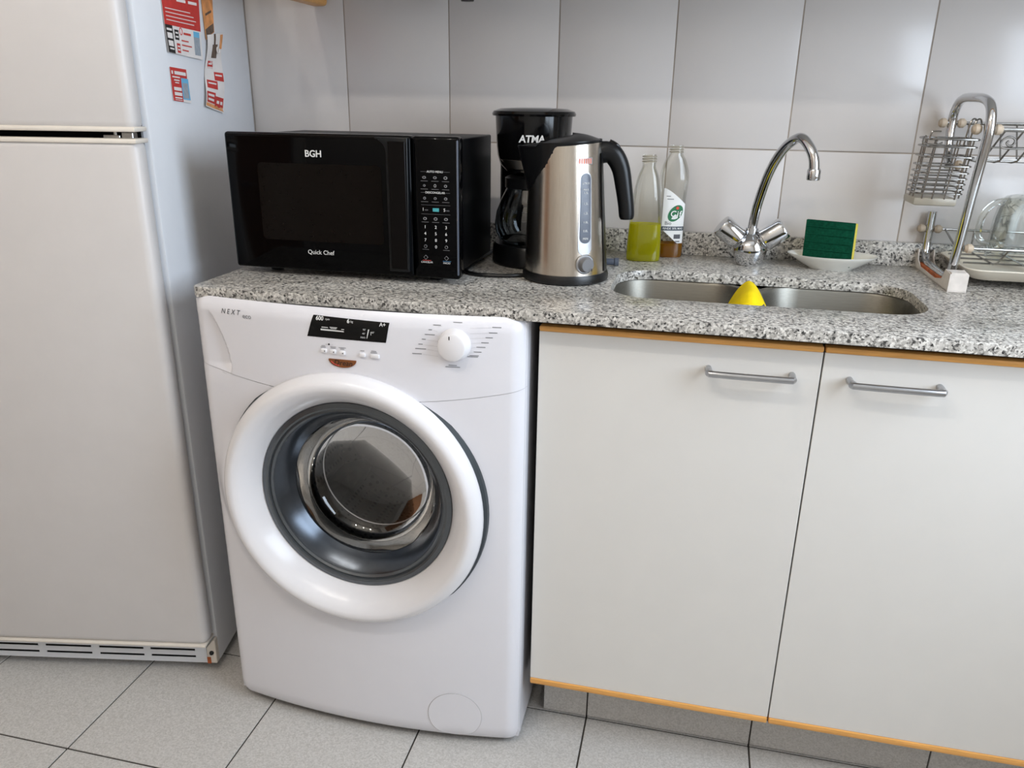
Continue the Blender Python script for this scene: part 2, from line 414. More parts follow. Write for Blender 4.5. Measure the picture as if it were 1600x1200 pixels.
# ------------------------------------------------------------------ base cabinets, plinth, worktop
ZC, TC = 0.91, 0.0184
YD = -0.575; DZ0, DZ1 = 0.1336, 0.8759
X0, X1, X2 = 0.5814, 1.0399, 1.4984
def cabinet(xa, doors, label):
    w = xa[-1]-xa[0]
    cb = thing('base_cabinet', label, 'cabinet', ((xa[0]+xa[-1])/2, -0.28, 0.12), group='base cabinets under the worktop')
    b = B(); t = 0.018
    b.box((xa[0], YD+0.0205, 0.12), (xa[0]+t, -0.012, 0.885)); b.box((xa[-1]-t, YD+0.0205, 0.12), (xa[-1], -0.012, 0.885))
    b.box((xa[0]+t, YD+0.0205, 0.12), (xa[-1]-t, -0.012, 0.138)); b.box((xa[0]+t, -0.02, 0.138), (xa[-1]-t, -0.012, 0.885))
    b.box((xa[0]+t, YD+0.0205, 0.862), (xa[-1]-t, YD+0.09, 0.885))
    obj('body', b, 'carcass', cb, smooth=False)
    for (a, c), hx in doors:
        s = 0.0012
        d = obj('door', B().box((a+s, YD, DZ0+0.0124), (c-s, YD+0.019, DZ1-0.0098), 0.0007, 1), 'laminate', cb, smooth=False)
        # wooden edge strips along the top and the bottom of the door
        for z0, z1 in ((DZ0, DZ0+0.0124), (DZ1-0.0098, DZ1)):
            obj('edge_strip', B().box((a+s, YD-0.003, z0), (c-s, YD+0.019, z1), 0.0028, 2), 'wood_edge', d, label='orange wooden edge strip')
        h0, h1 = hx; yb = YD-0.03; z = 0.8245
        pts = [(h0, YD+0.001, z), (h0, YD-0.012, z), (h0+0.003, yb+0.006, z), (h0+0.010, yb, z), (h1-0.010, yb, z), (h1-0.003, yb+0.006, z), (h1, YD-0.012, z), (h1, YD+0.001, z)]
        obj('handle', B().tube(cr(pts, 4), 0.0056, 12), 'alu', d, label='brushed metal bar handle')
    return cb
cabinet((X0, X1, X2), [((X0, X1), (0.8656, 0.9960)), ((X1, X2), (1.0829, 1.2143))], 'white two-door sink cabinet with orange wooden edges and bar handles')
cabinet((X2, XR-0.004), [((X2, XR-0.004), (1.55, 1.68))], 'white single-door cabinet to the right of the two-door sink cabinet')
# plinth under the cabinet, faced with tiles in line with the floor
YP = -0.4963
bb = struct(obj('baseboard_front', B().box((X0+0.016, YP+0.006, 0.0), (XR, YP+0.03, 0.119)), 'grout_dark', smooth=False))
xs = [X0+0.016]+[FX0+i*FS for i in range(3, 7)]
xs = [x for x in xs if x < XR]+[XR]
for a, c in zip(xs, xs[1:]):
    obj('plinth_tile', B().box((a+0.0014, YP, 0.0025), (c-0.0014, YP+0.006, 0.118), 0.0007, 1), 'floor_stone', bb, smooth=False)

# worktop with the sink cut-out
YC, XW = -0.612, -0.053
wk = thing('countertop', 'grey speckled granite countertop with sink cut-out', 'countertop', (0.9, -0.3, ZC-TC))
SX0, SX1, SY0, SY1, SR = 0.682, 1.224, -0.4695, -0.221, 0.075
hole = rrect(SX0, SY0, SX1, SY1, SR, 8)
def slab(z0, z1):
    b = B(); bm = b.bm
    outer = [(XW+0.012, YC+0.0), (XR-0.001, YC), (XR-0.001, -0.0005), (XW, -0.0005), (XW, YC+0.012)]
    rings = []
    for z in (z0, z1):
        ov = [bm.verts.new((x, y, z)) for x, y in outer]; hv = [bm.verts.new((x, y, z)) for x, y in hole]
        es = [bm.edges.new((ov[i], ov[(i+1) % len(ov)])) for i in range(len(ov))]+[bm.edges.new((hv[i], hv[(i+1) % len(hv)])) for i in range(len(hv))]
        bmesh.ops.triangle_fill(bm, use_beauty=True, use_dissolve=False, edges=es)
        rings.append((ov, hv))
    for k in range(2):
        A, D = rings[0][k], rings[1][k]
        for i in range(len(A)): bm.faces.new((A[i], A[(i+1) % len(A)], D[(i+1) % len(A)], D[i]))
    bmesh.ops.recalc_face_normals(bm, faces=bm.faces)
    es = [e for e in bm.edges if len(e.link_faces) == 2 and e.calc_face_angle(0) > 0.9 and e.verts[0].co.z > z1-1e-4 and e.verts[1].co.z > z1-1e-4]
    bmesh.ops.bevel(bm, geom=es, offset=0.002, segments=2, profile=0.5, affect='EDGES')
    return b
obj('slab', slab(ZC-TC, ZC), 'granite', wk, ang=0.5)
tag(obj('granite_backsplash', B().box((XW, -0.02, ZC), (XR-0.001, -0.0005, ZC+0.05), 0.0015, 2), 'granite'), 'low speckled granite upstand along the tiled wall', 'backsplash')

# sink: two bowls under one opening
sk = thing('kitchen_sink', 'brushed steel double-bowl undermount sink in granite countertop', 'sink', (0.953, -0.345, 0.76))
XD = 0.945
def bowl(x0, x1):
    b = B(); z1 = ZC-TC-0.001; rings = []
    for dx, z, rr in ((-0.012, z1, 0.085), (0.0, z1, 0.078), (0.003, z1-0.006, 0.075), (0.012, z1-0.09, 0.068), (0.022, z1-0.125, 0.06), (0.045, z1-0.14, 0.045), (0.075, z1-0.144, 0.02)):
        xa = x0+max(dx, 0 if False else dx); pts = rrect(xa, SY0+dx-0.004, x1-dx, SY1-dx+0.004, max(rr, 0.01), 6)
        rings.append([b.bm.verts.new((x, y, z)) for x, y in pts])
    for A, D in zip(rings, rings[1:]):
        for i in range(len(A)): b.bm.faces.new((A[i], A[(i+1) % len(A)], D[(i+1) % len(A)], D[i]))
    b.bm.faces.new(rings[-1]); return b
for x0, x1 in ((SX0-0.004, XD-0.014), (XD+0.014, SX1+0.004)):
    bo = obj('bowl', bowl(x0, x1), 'steel_sink', sk)
    cx = (x0+x1)/2
    obj('drain', B().lathe([(0.0, 0.001), (0.012, 0.001), (0.016, 0.004), (0.034, 0.005), (0.042, 0.001), (0.042, -0.012), (0.0, -0.012)], (cx, -0.345, ZC-TC-0.1445), (0, 0, 1), 28), 'chrome_worn', bo)
b = B()
dv = [(-0.016, 0.0), (-0.012, -0.001), (-0.006, -0.006), (0.0, -0.008), (0.006, -0.006), (0.012, -0.001), (0.016, 0.0), (0.014, -0.012), (-0.014, -0.012)]
zt = ZC-TC-0.004
b.prism(dv, lambda p: (XD+p[0], SY0-0.002, zt+p[1]*0.8), lambda p: (XD+p[0], SY1+0.002, zt+p[1]*0.8))
obj('divider', b, 'steel_sink', sk)

# upper cabinets, only the end panel dips into the picture
uc = thing('wall_cabinet', 'wall cabinet end with orange wooden lower edge beside fridge', 'cabinet', (0.9, -0.16, 1.435))
b = B(); b.box((-0.07, -0.325, 1.47), (-0.04, -0.001, 2.2)); b.box((-0.04, -0.325, 1.47), (XR-0.01, -0.001, 1.488)); b.box((-0.04, -0.325, 2.18), (XR-0.01, -0.001, 2.2)); b.box((-0.04, -0.02, 1.488), (XR-0.01, -0.001, 2.18))
obj('body', b, 'laminate', uc, smooth=False)
obj('edge_strip', B().box((-0.075, -0.325, 1.429), (-0.036, -0.001, 1.47), 0.009, 3), 'wood_edge', uc, label='orange wooden lower edge of the end panel')
n = 5; wx = (XR-0.01+0.07)/n
for i in range(n):
    d = obj('door', B().box((-0.07+i*wx+0.0015, -0.345, 1.4825), (-0.07+(i+1)*wx-0.0015, -0.326, 2.19), 0.001, 1), 'laminate', uc, smooth=False)
    obj('edge_strip', B().box((-0.07+i*wx+0.0015, -0.347, 1.47), (-0.07+(i+1)*wx-0.0015, -0.326, 1.4825), 0.002, 2), 'wood_edge', d)
tag(obj('cabinet_fitting', B().lathe([(0.0, 0.0), (0.013, 0.0), (0.016, 0.006), (0.016, 0.04), (0.0, 0.044)], (0.322, -0.1, 1.4255), (0, 0, 1), 20), 'black_plastic'), 'small black round fitting under the wall cabinet above the microwave', 'fitting')

# ------------------------------------------------------------------ refrigerator (own frame: x along its front, right edge at 0; y into the body)
FW = 0.60
fr = thing('refrigerator', 'white two-door refrigerator standing at an angle beside the washing machine', 'refrigerator', (-0.142, -0.545, 0.0), math.radians(11.0), local=True)
b = B(); b.box((-FW, 0.0, 0.022), (0.0, 0.549, 1.62), 0.006, 2); obj('body', b, 'fridge_side', fr)
def fdoor(z0, z1):
    return B().box((-FW+0.001, -0.052, z0), (-0.001, -0.008, z1), 0.017, 4)
GZ = 1.166
d_low = obj('fridge_door', fdoor(0.099, GZ-0.006), 'fridge_white', fr)
d_up = obj('freezer_door', fdoor(GZ+0.007, 1.62), 'fridge_white', fr)
obj('door_trim', B().box((-FW+0.002, -0.054, GZ-0.0135), (-0.0005, -0.006, GZ-0.005), 0.003, 2), 'fridge_trim', d_low, label='cream trim along the top of the lower door')
obj('door_trim', B().box((-FW+0.002, -0.054, GZ+0.006), (-0.0005, -0.006, GZ+0.0145), 0.003, 2), 'fridge_trim', d_up, label='cream trim along the bottom of the upper door')
obj('door_trim', B().box((-FW+0.004, -0.053, 0.0955), (-0.004, -0.006, 0.1025), 0.003, 2), 'fridge_trim', d_low, label='cream trim along the bottom of the lower door')
obj('gasket', B().box((-FW+0.012, -0.0085, 0.1), (-0.012, 0.0, 1.6)), 'grey_plastic', fr)
obj('gap_strip', B().box((-FW+0.01, -0.034, GZ-0.006), (-0.012, -0.006, GZ+0.007)), 'slot_black', fr)
hb = B(); hb.box((-0.06, -0.049, GZ-0.0045), (-0.03, -0.034, GZ+0.0005), 0.001, 1); hb.box((-0.026, -0.051, GZ-0.0045), (-0.006, -0.034, GZ+0.005), 0.001, 1)
hb.lathe([(0, -0.0045), (0.004, -0.0045), (0.004, 0.006), (0, 0.006)], (-0.04, -0.043, GZ), (0, 0, 1), 10)
obj('hinge', hb, 'chrome_worn', fr, label='metal hinge between the two doors')
# kick grille with slots
kz0, kz1 = 0.024, 0.094
def slots():
    return [(-0.555, -0.41), (-0.393, -0.288), (-0.270, -0.168), (-0.152, -0.05)]
bk = B(); ky = -0.012
rows = [(0.037, 0.0425), (0.055, 0.0605)]
zs = [kz0, 0.037, 0.0425, 0.055, 0.0605, kz1]
bk.box((-FW+0.004, ky, kz0), (-0.024, 0.0, 0.037)); bk.box((-FW+0.004, ky, 0.0425), (-0.024, 0.0, 0.055)); bk.box((-FW+0.004, ky, 0.0605), (-0.024, 0.0, kz1))
for z0, z1 in rows:
    xs = [-FW+0.004]+[v for s in slots() for v in s]+[-0.024]
    for a, c in zip(xs[::2], xs[1::2]): bk.box((a, ky, z0), (c, 0.0, z1))
kg = obj('kick_grille', bk, 'fridge_side', fr, smooth=False)
obj('slot_shade', B().box((-FW+0.01, -0.0108, 0.03), (-0.03, -0.001, 0.07)), 'slot_black', kg, smooth=False)  # black sheet close behind the face paints the shade inside the slots
br = obj('hinge_bracket', B().prism([(-0.022, 0.026), (-0.001, 0.026), (-0.001, 0.088), (-0.006, 0.088), (-0.022, 0.066)], lambda p: (p[0], -0.016, p[1]), lambda p: (p[0], 0.0, p[1]), 0.0015, 1), 'fridge_trim', fr, smooth=False)
obj('screw', B().lathe([(0, -0.004), (0.0035, -0.004), (0.005, -0.002), (0.005, 0.002), (0, 0.002)], (-0.0105, -0.017, 0.055), (0, 1, 0), 14), 'black_satin', br)
obj('rust_stain', B().box((-0.0225, -0.0168, 0.0255), (-0.014, -0.0158, 0.043), 0.0003, 1), 'rust', br, smooth=False, label='rust on the lower corner')
for fx in (-0.045, -0.50):
    for fy in (0.04, 0.49):
        obj('foot', B().lathe([(0, 0), (0.02, 0), (0.022, 0.006), (0.016, 0.012), (0.012, 0.023), (0, 0.023)], (fx, fy, 0), (0, 0, 1), 18), 'black_plastic', fr)
# papers on the side of the fridge: placed in the fridge frame (along depth, up)
cth, sth = math.cos(math.radians(11)), math.sin(math.radians(11))
def FWd(lx, ly, z): return Vector((-0.142+lx*cth-ly*sth, -0.545+lx*sth+ly*cth, z))
def sheet(name, label, quad, m, curl=0.0, n=12, wav=0.0):
    """quad: corners (depth, height) tl, tr, br, bl; a curled paper sheet with thickness"""
    tl, tr, brr, bl = [Vector(q) for q in quad]
    th = thing(name, label, 'flyer', FWd(0, bl.x, bl.y))
    def pos(u, v, off=0.0):
        p = (tl*(1-u)+tr*u)*(1-v)+(bl*(1-u)+brr*u)*v
        lift = 0.0012+curl*(v**3)*(0.35+0.65*abs(2*u-1))+wav*(0.5+0.5*math.sin(v*9+u*2.0))
        return FWd(lift+off, p.x, p.y)
    b = B(); N = n
    b.grid(lambda u, v: pos(u, v, 0.0003), N, N); b.grid(lambda u, v: pos(u, v, -0.0001), N, N)
    for k in range(N):
        for (a0, a1) in (((k/N, 0), ((k+1)/N, 0)), ((k/N, 1), ((k+1)/N, 1)), ((0, k/N), (0, (k+1)/N)), ((1, k/N), (1, (k+1)/N))):
            b.raw([pos(*a0, 0.0003), pos(*a1, 0.0003), pos(*a1, -0.0001), pos(*a0, -0.0001)], [(0, 1, 2, 3)])
    obj('sheet', b, m, th)
    def patch(nm, u0, v0, u1, v1, mm, lift=0.00045):
        bb = B(); bb.grid(lambda u, v: pos(u0+(u1-u0)*u, v0+(v1-v0)*v, lift), 4, 4); return obj(nm, bb, mm, th)
    def bars(nm, rows, mm, lift=0.0007):
        bb = B()
        for u0, v0, u1, v1 in rows: bb.grid(lambda u, v: pos(u0+(u1-u0)*u, v0+(v1-v0)*v, lift), 2, 1)
        return obj(nm, bb, mm, th, kind='stuff' if len(rows) > 1 else None)
    return th, patch, bars
th, patch, bars = sheet('menu_flyer', 'large red and white menu flyer with curled lower edge on the fridge side', [(0.112, 1.50), (0.298, 1.515), (0.262, 1.302), (0.107, 1.309)], 'paper_white', curl=0.004)
patch('printed_field', 0.0, 0.0, 1.0, 0.75, 'paper_red')
patch('printed_field', 0.0, 0.75, 0.2, 1.0, 'black_ink'); patch('printed_field', 0.24, 0.78, 0.36, 0.87, 'black_ink'); patch('printed_field', 0.27, 0.9, 0.37, 0.985, 'paper_red')
patch('printed_field', 0.78, 0.76, 0.95, 0.81, 'paper_cyan'); patch('printed_field', 0.78, 0.81, 0.95, 0.97, 'paper_grey')
rows = []
random.seed(3)
for c in range(3):
    for k in range(9):
        rows.append((0.07+c*0.31, 0.06+k*0.055, 0.07+c*0.31+random.uniform(0.12, 0.26), 0.085+k*0.055))
rows += [(0.06, 0.60+k*0.034, 0.06+random.uniform(0.5, 0.86), 0.607+k*0.034) for k in range(4)]
bars('print_lines', rows, 'paper_white')
bars('print_lines', [(0.03, 0.78, 0.17, 0.8), (0.03, 0.82, 0.17, 0.87), (0.03, 0.89, 0.17, 0.94), (0.05, 0.955, 0.17, 0.97), (0.26, 0.8, 0.34, 0.815), (0.26, 0.835, 0.34, 0.85), (0.285, 0.92, 0.355, 0.935), (0.285, 0.95, 0.355, 0.965)], 'paper_white')
bars('print_lines', [(0.5, 0.79, 0.7, 0.81), (0.42, 0.86, 0.62, 0.872), (0.42, 0.9, 0.7, 0.912), (0.42, 0.945, 0.6, 0.957)], 'red_ink')
obj('logo_ring', B().tube([FWd(0.0022, 0.107+0.165*0.425+0.006*math.cos(a*PI/8), 1.349+0.006*math.sin(a*PI/8)) for a in range(16)], 0.0011, 5, closed=True), 'red_ink', th)
th, patch, bars = sheet('delivery_card', 'small red delivery card with blue and grey corner box on the fridge side', [(0.1104, 1.2835), (0.1890, 1.2807), (0.1880, 1.2190), (0.1088, 1.2238)], 'paper_white', curl=0.001)
patch('printed_field', 0.0, 0.0, 0.92, 0.3, 'paper_red'); patch('printed_field', 0.0, 0.3, 0.56, 1.0, 'paper_red')
patch('printed_field', 0.56, 0.28, 0.97, 0.92, 'paper_cyan', 0.0006); patch('printed_field', 0.61, 0.42, 0.91, 0.88, 'paper_grey', 0.0008)
bars('print_lines', [(0.06, 0.1, 0.14, 0.2), (0.22, 0.1, 0.86, 0.2), (0.08, 0.26, 0.5, 0.3), (0.16, 0.35, 0.46, 0.39), (0.2, 0.43, 0.42, 0.46), (0.1, 0.58, 0.52, 0.68), (0.1, 0.73, 0.52, 0.83), (0.1, 0.88, 0.5, 0.92), (0.1, 0.95, 0.5, 0.97)], 'paper_white', 0.0008)
th, patch, bars = sheet('menu_leaflet', 'narrow creased white leaflet with red boxes on the fridge side', [(0.302, 1.352), (0.384, 1.362), (0.347, 1.198), (0.246, 1.213)], 'paper_white', curl=0.003, wav=0.005)
for u0, v0, u1, v1 in ((0.12, 0.36, 0.45, 0.47), (0.5, 0.5, 0.98, 0.61), (0.08, 0.62, 0.62, 0.73), (0.03, 0.78, 0.5, 0.93), (0.5, 0.82, 0.96, 0.96)): patch('printed_field', u0, v0, u1, v1, 'paper_red')
patch('printed_field', 0.8, 0.02, 1.0, 0.2, 'paper_orange'); patch('printed_field', 0.0, 0.94, 1.0, 0.985, 'paper_orange')
patch('printed_field', 0.3, 0.14, 0.66, 0.32, 'paper_brown'); patch('printed_field', 0.38, 0.0, 0.5, 0.14, 'paper_brown')
bars('print_lines', [(0.17, 0.39, 0.4, 0.41), (0.55, 0.53, 0.9, 0.55), (0.14, 0.65, 0.55, 0.67), (0.08, 0.81, 0.42, 0.84), (0.08, 0.87, 0.42, 0.9), (0.58, 0.87, 0.72, 0.91), (0.78, 0.87, 0.9, 0.91)], 'paper_white')
obj('mark_ring', B().tube([FWd(0.0075, 0.343+0.006*math.cos(a*PI/8), 1.325+0.006*math.sin(a*PI/8)) for a in range(16)], 0.0013, 5, closed=True), 'paper_white', th)
th, patch, bars = sheet('orange_flyer', 'narrow glossy orange food flyer at the top of the fridge side', [(0.297, 1.50), (0.372, 1.512), (0.343, 1.360), (0.296, 1.342)], 'paper_orange', curl=0.002)
patch('printed_field', 0.05, 0.88, 0.95, 0.99, 'paper_brown'); bars('print_lines', [(0.2, 0.7, 0.8, 0.73)], 'paper_brown')

# ------------------------------------------------------------------ washing machine
WX0, WX1, WZT = -0.052, 0.567, 0.8955
WXC = (WX0+WX1)/2; WHW = (WX1-WX0)/2
RC = Vector((0.2505, 0, 0.531))
wm = thing('washing_machine', 'white front-loading washing machine under the countertop beside the fridge', 'washing machine', (WXC, -0.35, 0.0))
def plan(u):
    """u 0..1 across the front, returns x, y with rounded vertical corners"""
    x = WX0+(WX1-WX0)*u; t = (x-WXC)/WHW
    y = -0.6165-0.029*(1-t*t)
    r = 0.026; e = min(x-WX0, WX1-x)
    if e < r: y += r-math.sqrt(max(0, r*r-(r-e)**2))
    return x, y
def seam(x): return 0.735+0.036*((x-WXC)/WHW)**2
def scoop(x, z):
    if z > 0.873 or z < 0.755: return 0.0
    k = (0.873-z)/(0.873-0.755)
    xb = -0.012+0.036*math.sin(min(1, k*1.15)*PI/2)*1.0
    s = xb-x
    if s <= 0: return 0.0
    g = math.sin(min(1.0, k*1.2)*PI/2)*min(1, (z-0.755)/0.018)
    return 0.017*g*min(1, s/0.003)*math.exp(-max(0, s-0.003)/0.028)
def front(x, z):
    u = (x-WX0)/(WX1-WX0); _, y = plan(min(1, max(0, u)))
    if z > 0.868: y += 0.011*((z-0.868)/0.0275)**2
    if z < 0.04: y += 0.012*((0.04-z)/0.026)**2
    y += scoop(x, z)
    dx, dz = x-RC.x, z-RC.z; r = math.hypot(dx, dz)
    if 0.15 < r < 0.29 and y > -0.6465:   # the panel swells up to the door on the lower left
        an = math.degrees(math.atan2(dz, dx)) % 360; w = max(0.0, 1-max(0.0, abs(an-222)-40)/35.0); w = w*w*(3-2*w)
        k = min(1.0, (0.29-r)/0.037); k = k*k*(3-2*k)
        y -= (y+0.6465)*k*w
    return y
# column positions, denser at the corners and at the moulded grip
us = []
for k in range(0, 25): us.append(0.042*(1-math.cos(k/24*PI/2)))
us += [0.042+(0.16-0.042)*k/34 for k in range(1, 35)]+[0.16+(0.958-0.16)*k/60 for k in range(1, 61)]+[0.958+0.042*math.sin(k/16*PI/2) for k in range(1, 17)]
def panel(zlo, zhi, nz):
    b = B(); V = []
    for u in us:
        x = WX0+(WX1-WX0)*u; col = []; a, c = zlo(x), zhi(x)
        for j in range(nz+1):
            z = a+(c-a)*j/nz; col.append(b.bm.verts.new((x, front(x, z), z)))
        V.append(col)
    for i in range(len(us)-1):
        for j in range(nz):
            q = (V[i][j], V[i+1][j], V[i+1][j+1], V[i][j+1]); c = sum((v.co for v in q), Vector())/4
            if (c.x-RC.x)**2+(c.z-RC.z)**2 < 0.222**2: continue
            b.bm.faces.new(q)
    bmesh.ops.delete(b.bm, geom=[v for v in b.bm.verts if not v.link_faces], context='VERTS')
    return b
def corner(x):   # rounded top corners of the panel
    e = min(x-WX0, WX1-x); r = 0.016
    return WZT-(0 if e > r else (r-math.sqrt(max(0, r*r-(r-e)**2))))
obj('front_panel', panel(lambda x: 0.016+0.0*x, lambda x: seam(x)-0.0004, 44), 'washer_white', wm, ang=1.2)
cp = obj('control_panel', panel(lambda x: seam(x)+0.0004, corner, 46), 'washer_white', wm, ang=1.2)
b = B(); b.box((WX0+0.001, -0.6, 0.016), (WX0+0.004, -0.06, 0.886)); b.box((WX1-0.004, -0.6, 0.016), (WX1-0.001, -0.06, 0.886))
b.box((WX0+0.004, -0.6, 0.883), (WX1-0.004, -0.06, 0.886)); b.box((WX0+0.004, -0.063, 0.016), (WX1-0.004, -0.06, 0.883)); b.box((WX0+0.004, -0.6, 0.016), (WX1-0.004, -0.06, 0.02))
obj('body', b, 'washer_white', wm, smooth=False)
for lo_, hi_ in ((0, 62), (90, len(us))):
    keep_us = us; us = us[lo_:hi_]
    obj('seam_backing', panel(lambda x: seam(x)-0.004, lambda x: seam(x)+0.004, 2), 'seam_grey', wm).location.y += 0.0012
    us = keep_us
for fx in (WX0+0.05, WX1-0.04):
    for fy in (-0.575, -0.1):
        obj('foot', B().lathe([(0, 0), (0.022, 0), (0.024, 0.006), (0.014, 0.01), (0.012, 0.017), (0, 0.017)], (fx, fy, 0), (0, 0, 1), 18), 'black_plastic', wm)
def onp(q, dz): # lay flat shapes on the control panel
    return Vector((q.x, front(q.x, q.z)-0.0006-abs(dz)*0-(0.0004 if dz > 0 else 0), q.z))
def flat_patch(name, quad, m, parent, nu=14, nv=8, lift=0.0007):
    tl, tr, brr, bl = [Vector((q[0], q[1])) for q in quad]; b = B()
    def f(u, v):
        p = (bl*(1-u)+brr*u)*(1-v)+(tl*(1-u)+tr*u)*v
        return Vector((p.x, front(p.x, p.y)-lift, p.y))
    b.grid(f, nu, nv); return obj(name, b, m, parent)
DQ = [(0.2015, 0.8835), (0.3395, 0.8795), (0.3325, 0.8445), (0.1885, 0.8455)]
dsp = flat_patch('display', DQ, 'black_gloss', cp)
W = lambda q, dz: onp(q, dz)-Vector((0, 0.0005, 0))
TX = dict(right=(1, 0, 0), up=(0, 0, 1), warp=W, ext=0.0)
text('lettering', '600', 0.0095, 'white_ink', dsp, (0.2065, 0, 0.8785), bold=0.0003, **TX)
text('lettering', 'rpm', 0.005, 'white_ink', dsp, (0.224, 0, 0.8782), **TX)
text('lettering', '6', 0.0095, 'white_ink', dsp, (0.264, 0, 0.8775), bold=0.0003, **TX)
text('lettering', 'kg', 0.005, 'white_ink', dsp, (0.2705, 0, 0.8772), **TX)
text('lettering', 'A+', 0.009, 'white_ink', dsp, (0.322, 0, 0.8755), bold=0.0002, **TX)
def bar(x0, z0, x1, z1, lift=0.0011): return ((x0, z1), (x1, z1), (x1, z0), (x0, z0), lift)
def bars_on(name, lst, m, parent):
    b = B()
    for tl, tr, brr, bl, lift in lst:
        b.raw([(p[0], front(p[0], p[1])-lift, p[1]) for p in (tl, tr, brr, bl)], [(0, 1, 2, 3)])
    return obj(name, b, m, parent, smooth=False, kind='stuff')
bars_on('print_marks', [((0.215, 0.8612), (0.258, 0.8598), (0.258, 0.858), (0.215, 0.8582), 0.0011), bar(0.217, 0.8632, 0.229, 0.8646), bar(0.232, 0.8642, 0.246, 0.8654), bar(0.2335, 0.8622, 0.2445, 0.8633), bar(0.2535, 0.862, 0.2585, 0.8632), ((0.302, 0.866), (0.3042, 0.866), (0.2995, 0.850), (0.2985, 0.850), 0.0011), bar(0.3062, 0.856, 0.307, 0.862)], 'white_ink', dsp)
for s, x, z in (('90°', 0.2925, 0.865), ('60°', 0.3075, 0.861), ('40°', 0.291, 0.858), ('FRIO', 0.2875, 0.851)): text('lettering', s, 0.0042, 'white_ink', dsp, (x, 0, z), **TX)
text('lettering', 'N E X T', 0.0125, 'dark_ink', cp, (0.0155, 0, 0.8735), shear=0.25, sx=0.92, **TX)
text('lettering', 'eco', 0.0125, 'grey_ink', cp, (0.061, 0, 0.869), **TX)
# push buttons
for k, (x, z, w) in enumerate(((0.2135, 0.8185, 0.0105), (0.2305, 0.8180, 0.0105), (0.2475, 0.8172, 0.0105), (0.2845, 0.8165, 0.0105), (0.3045, 0.8160, 0.0155))):
    y = front(x, z)
    bt = obj('push_button', B().box((x, y-0.0035, z), (x+w, y+0.003, z+0.0068), 0.0012, 2), 'white_plastic', cp)
    if k < 3: obj('indicator', B().lathe([(0, -0.0003), (0.0011, -0.0003), (0.0011, 0.0002)], (x+w*0.68, y-0.0036, z+0.0034), (0, 1, 0), 10), 'dark_ink', bt)
bars_on('print_marks', [bar(0.214, 0.8300, 0.2215, 0.8309), bar(0.2125, 0.8276, 0.2225, 0.8285), bar(0.2305, 0.8298, 0.2415, 0.8307), bar(0.231, 0.8274, 0.241, 0.8283), bar(0.2465, 0.8293, 0.260, 0.8302), bar(0.249, 0.8268, 0.2565, 0.8277), bar(0.286, 0.8268, 0.2935, 0.8279), bar(0.3055, 0.8275, 0.315, 0.8286), bar(0.3045, 0.8248, 0.3165, 0.8259), bar(0.222, 0.8337, 0.2255, 0.834), bar(0.2335, 0.8335, 0.2365, 0.8338)], 'grey_ink', cp)
obj('indicator', B().lathe([(0, -0.0004), (0.0016, -0.0004), (0.0016, 0.0003)], (0.2285, front(0.2285, 0.834)-0.0008, 0.834), (0, 1, 0), 10), 'black_ink', cp)
# badge
bp = [(0.227, 0.8085)]+[(0.252+0.0255*math.cos(a), 0.8075+0.0135*math.sin(a)) for a in [PI+k*PI/14 for k in range(15)]]+[(0.277, 0.8085)]
bg = obj('badge', B().prism(bp, lambda p: (p[0], front(p[0], p[1])-0.002, p[1]), lambda p: (p[0], front(p[0], p[1])+0.001, p[1])), 'badge_brown', cp, smooth=False, label='brown oval badge')
text('lettering', 'Drean', 0.0135, 'black_ink', bg, (0.2535, 0, 0.8025), align='CENTER', shear=0.2, right=(1, 0, 0), up=(0, 0, 1), ext=0.0, warp=lambda q, dz: Vector((q.x, front(q.x, q.z)-0.0024, q.z)))
obj('swoosh', B().tube([(x, front(x, z)-0.0022, z) for x, z in ((0.2315, 0.8045), (0.2345, 0.8015), (0.239, 0.799), (0.246, 0.7975))], 0.0008, 5), 'red_ink', bg)
# programme knob
KX, KZ = 0.4495, 0.8475; ky = front(KX, KZ)
kb = obj('programme_knob', B().lathe([(0, -0.019), (0.0205, -0.019), (0.0235, -0.0175), (0.0255, -0.010), (0.0272, -0.004), (0.0285, 0.0), (0.0285, 0.004), (0, 0.004)], (KX, ky, KZ), (0, 1, 0), 40), 'white_plastic', cp)
obj('pointer_mark', B().box((KX-0.0035, ky-0.0195, KZ+0.0135), (KX-0.0019, ky-0.0187, KZ+0.0195)), 'black_ink', kb, smooth=False)
lm = []; ll = []
for k, (x0, x1, z) in enumerate(((0.4145, 0.4275, 0.8795), (0.407, 0.413, 0.8715), (0.4005, 0.4175, 0.8630), (0.395, 0.402, 0.8545), (0.389, 0.3965, 0.8455), (0.3835, 0.402, 0.8375), (0.378, 0.3945, 0.8285))):
    lm.append(bar(x0, z, x1, z+0.0012, 0.0008)); ll.append(((x1+0.002, z), (KX-0.027, z-0.002), (KX-0.027, z-0.0023), (x1+0.002, z-0.0003), 0.0008))
for k, (x0, x1, z) in enumerate(((0.5125, 0.5275, 0.8795), (0.5075, 0.5215, 0.8705), (0.502, 0.514, 0.8620), (0.495, 0.5075, 0.8530), (0.487, 0.502, 0.8450), (0.4825, 0.4955, 0.8365), (0.4755, 0.491, 0.8300), (0.4715, 0.4895, 0.8278))):
    lm.append(bar(x0, z, x1, z+0.0012, 0.0008)); ll.append(((KX+0.027, z-0.002), (x0-0.002, z), (x0-0.002, z-0.0003), (KX+0.027, z-0.0023), 0.0008))
lm += [bar(0.4475, 0.8852, 0.4625, 0.8862, 0.0008), bar(0.440, 0.8112, 0.454, 0.8124, 0.0008), bar(0.4345, 0.8082, 0.4595, 0.8094, 0.0008)]
bars_on('programme_marks', lm, 'grey_ink', cp); bars_on('guide_lines', ll[:-2], 'seam_grey', cp)
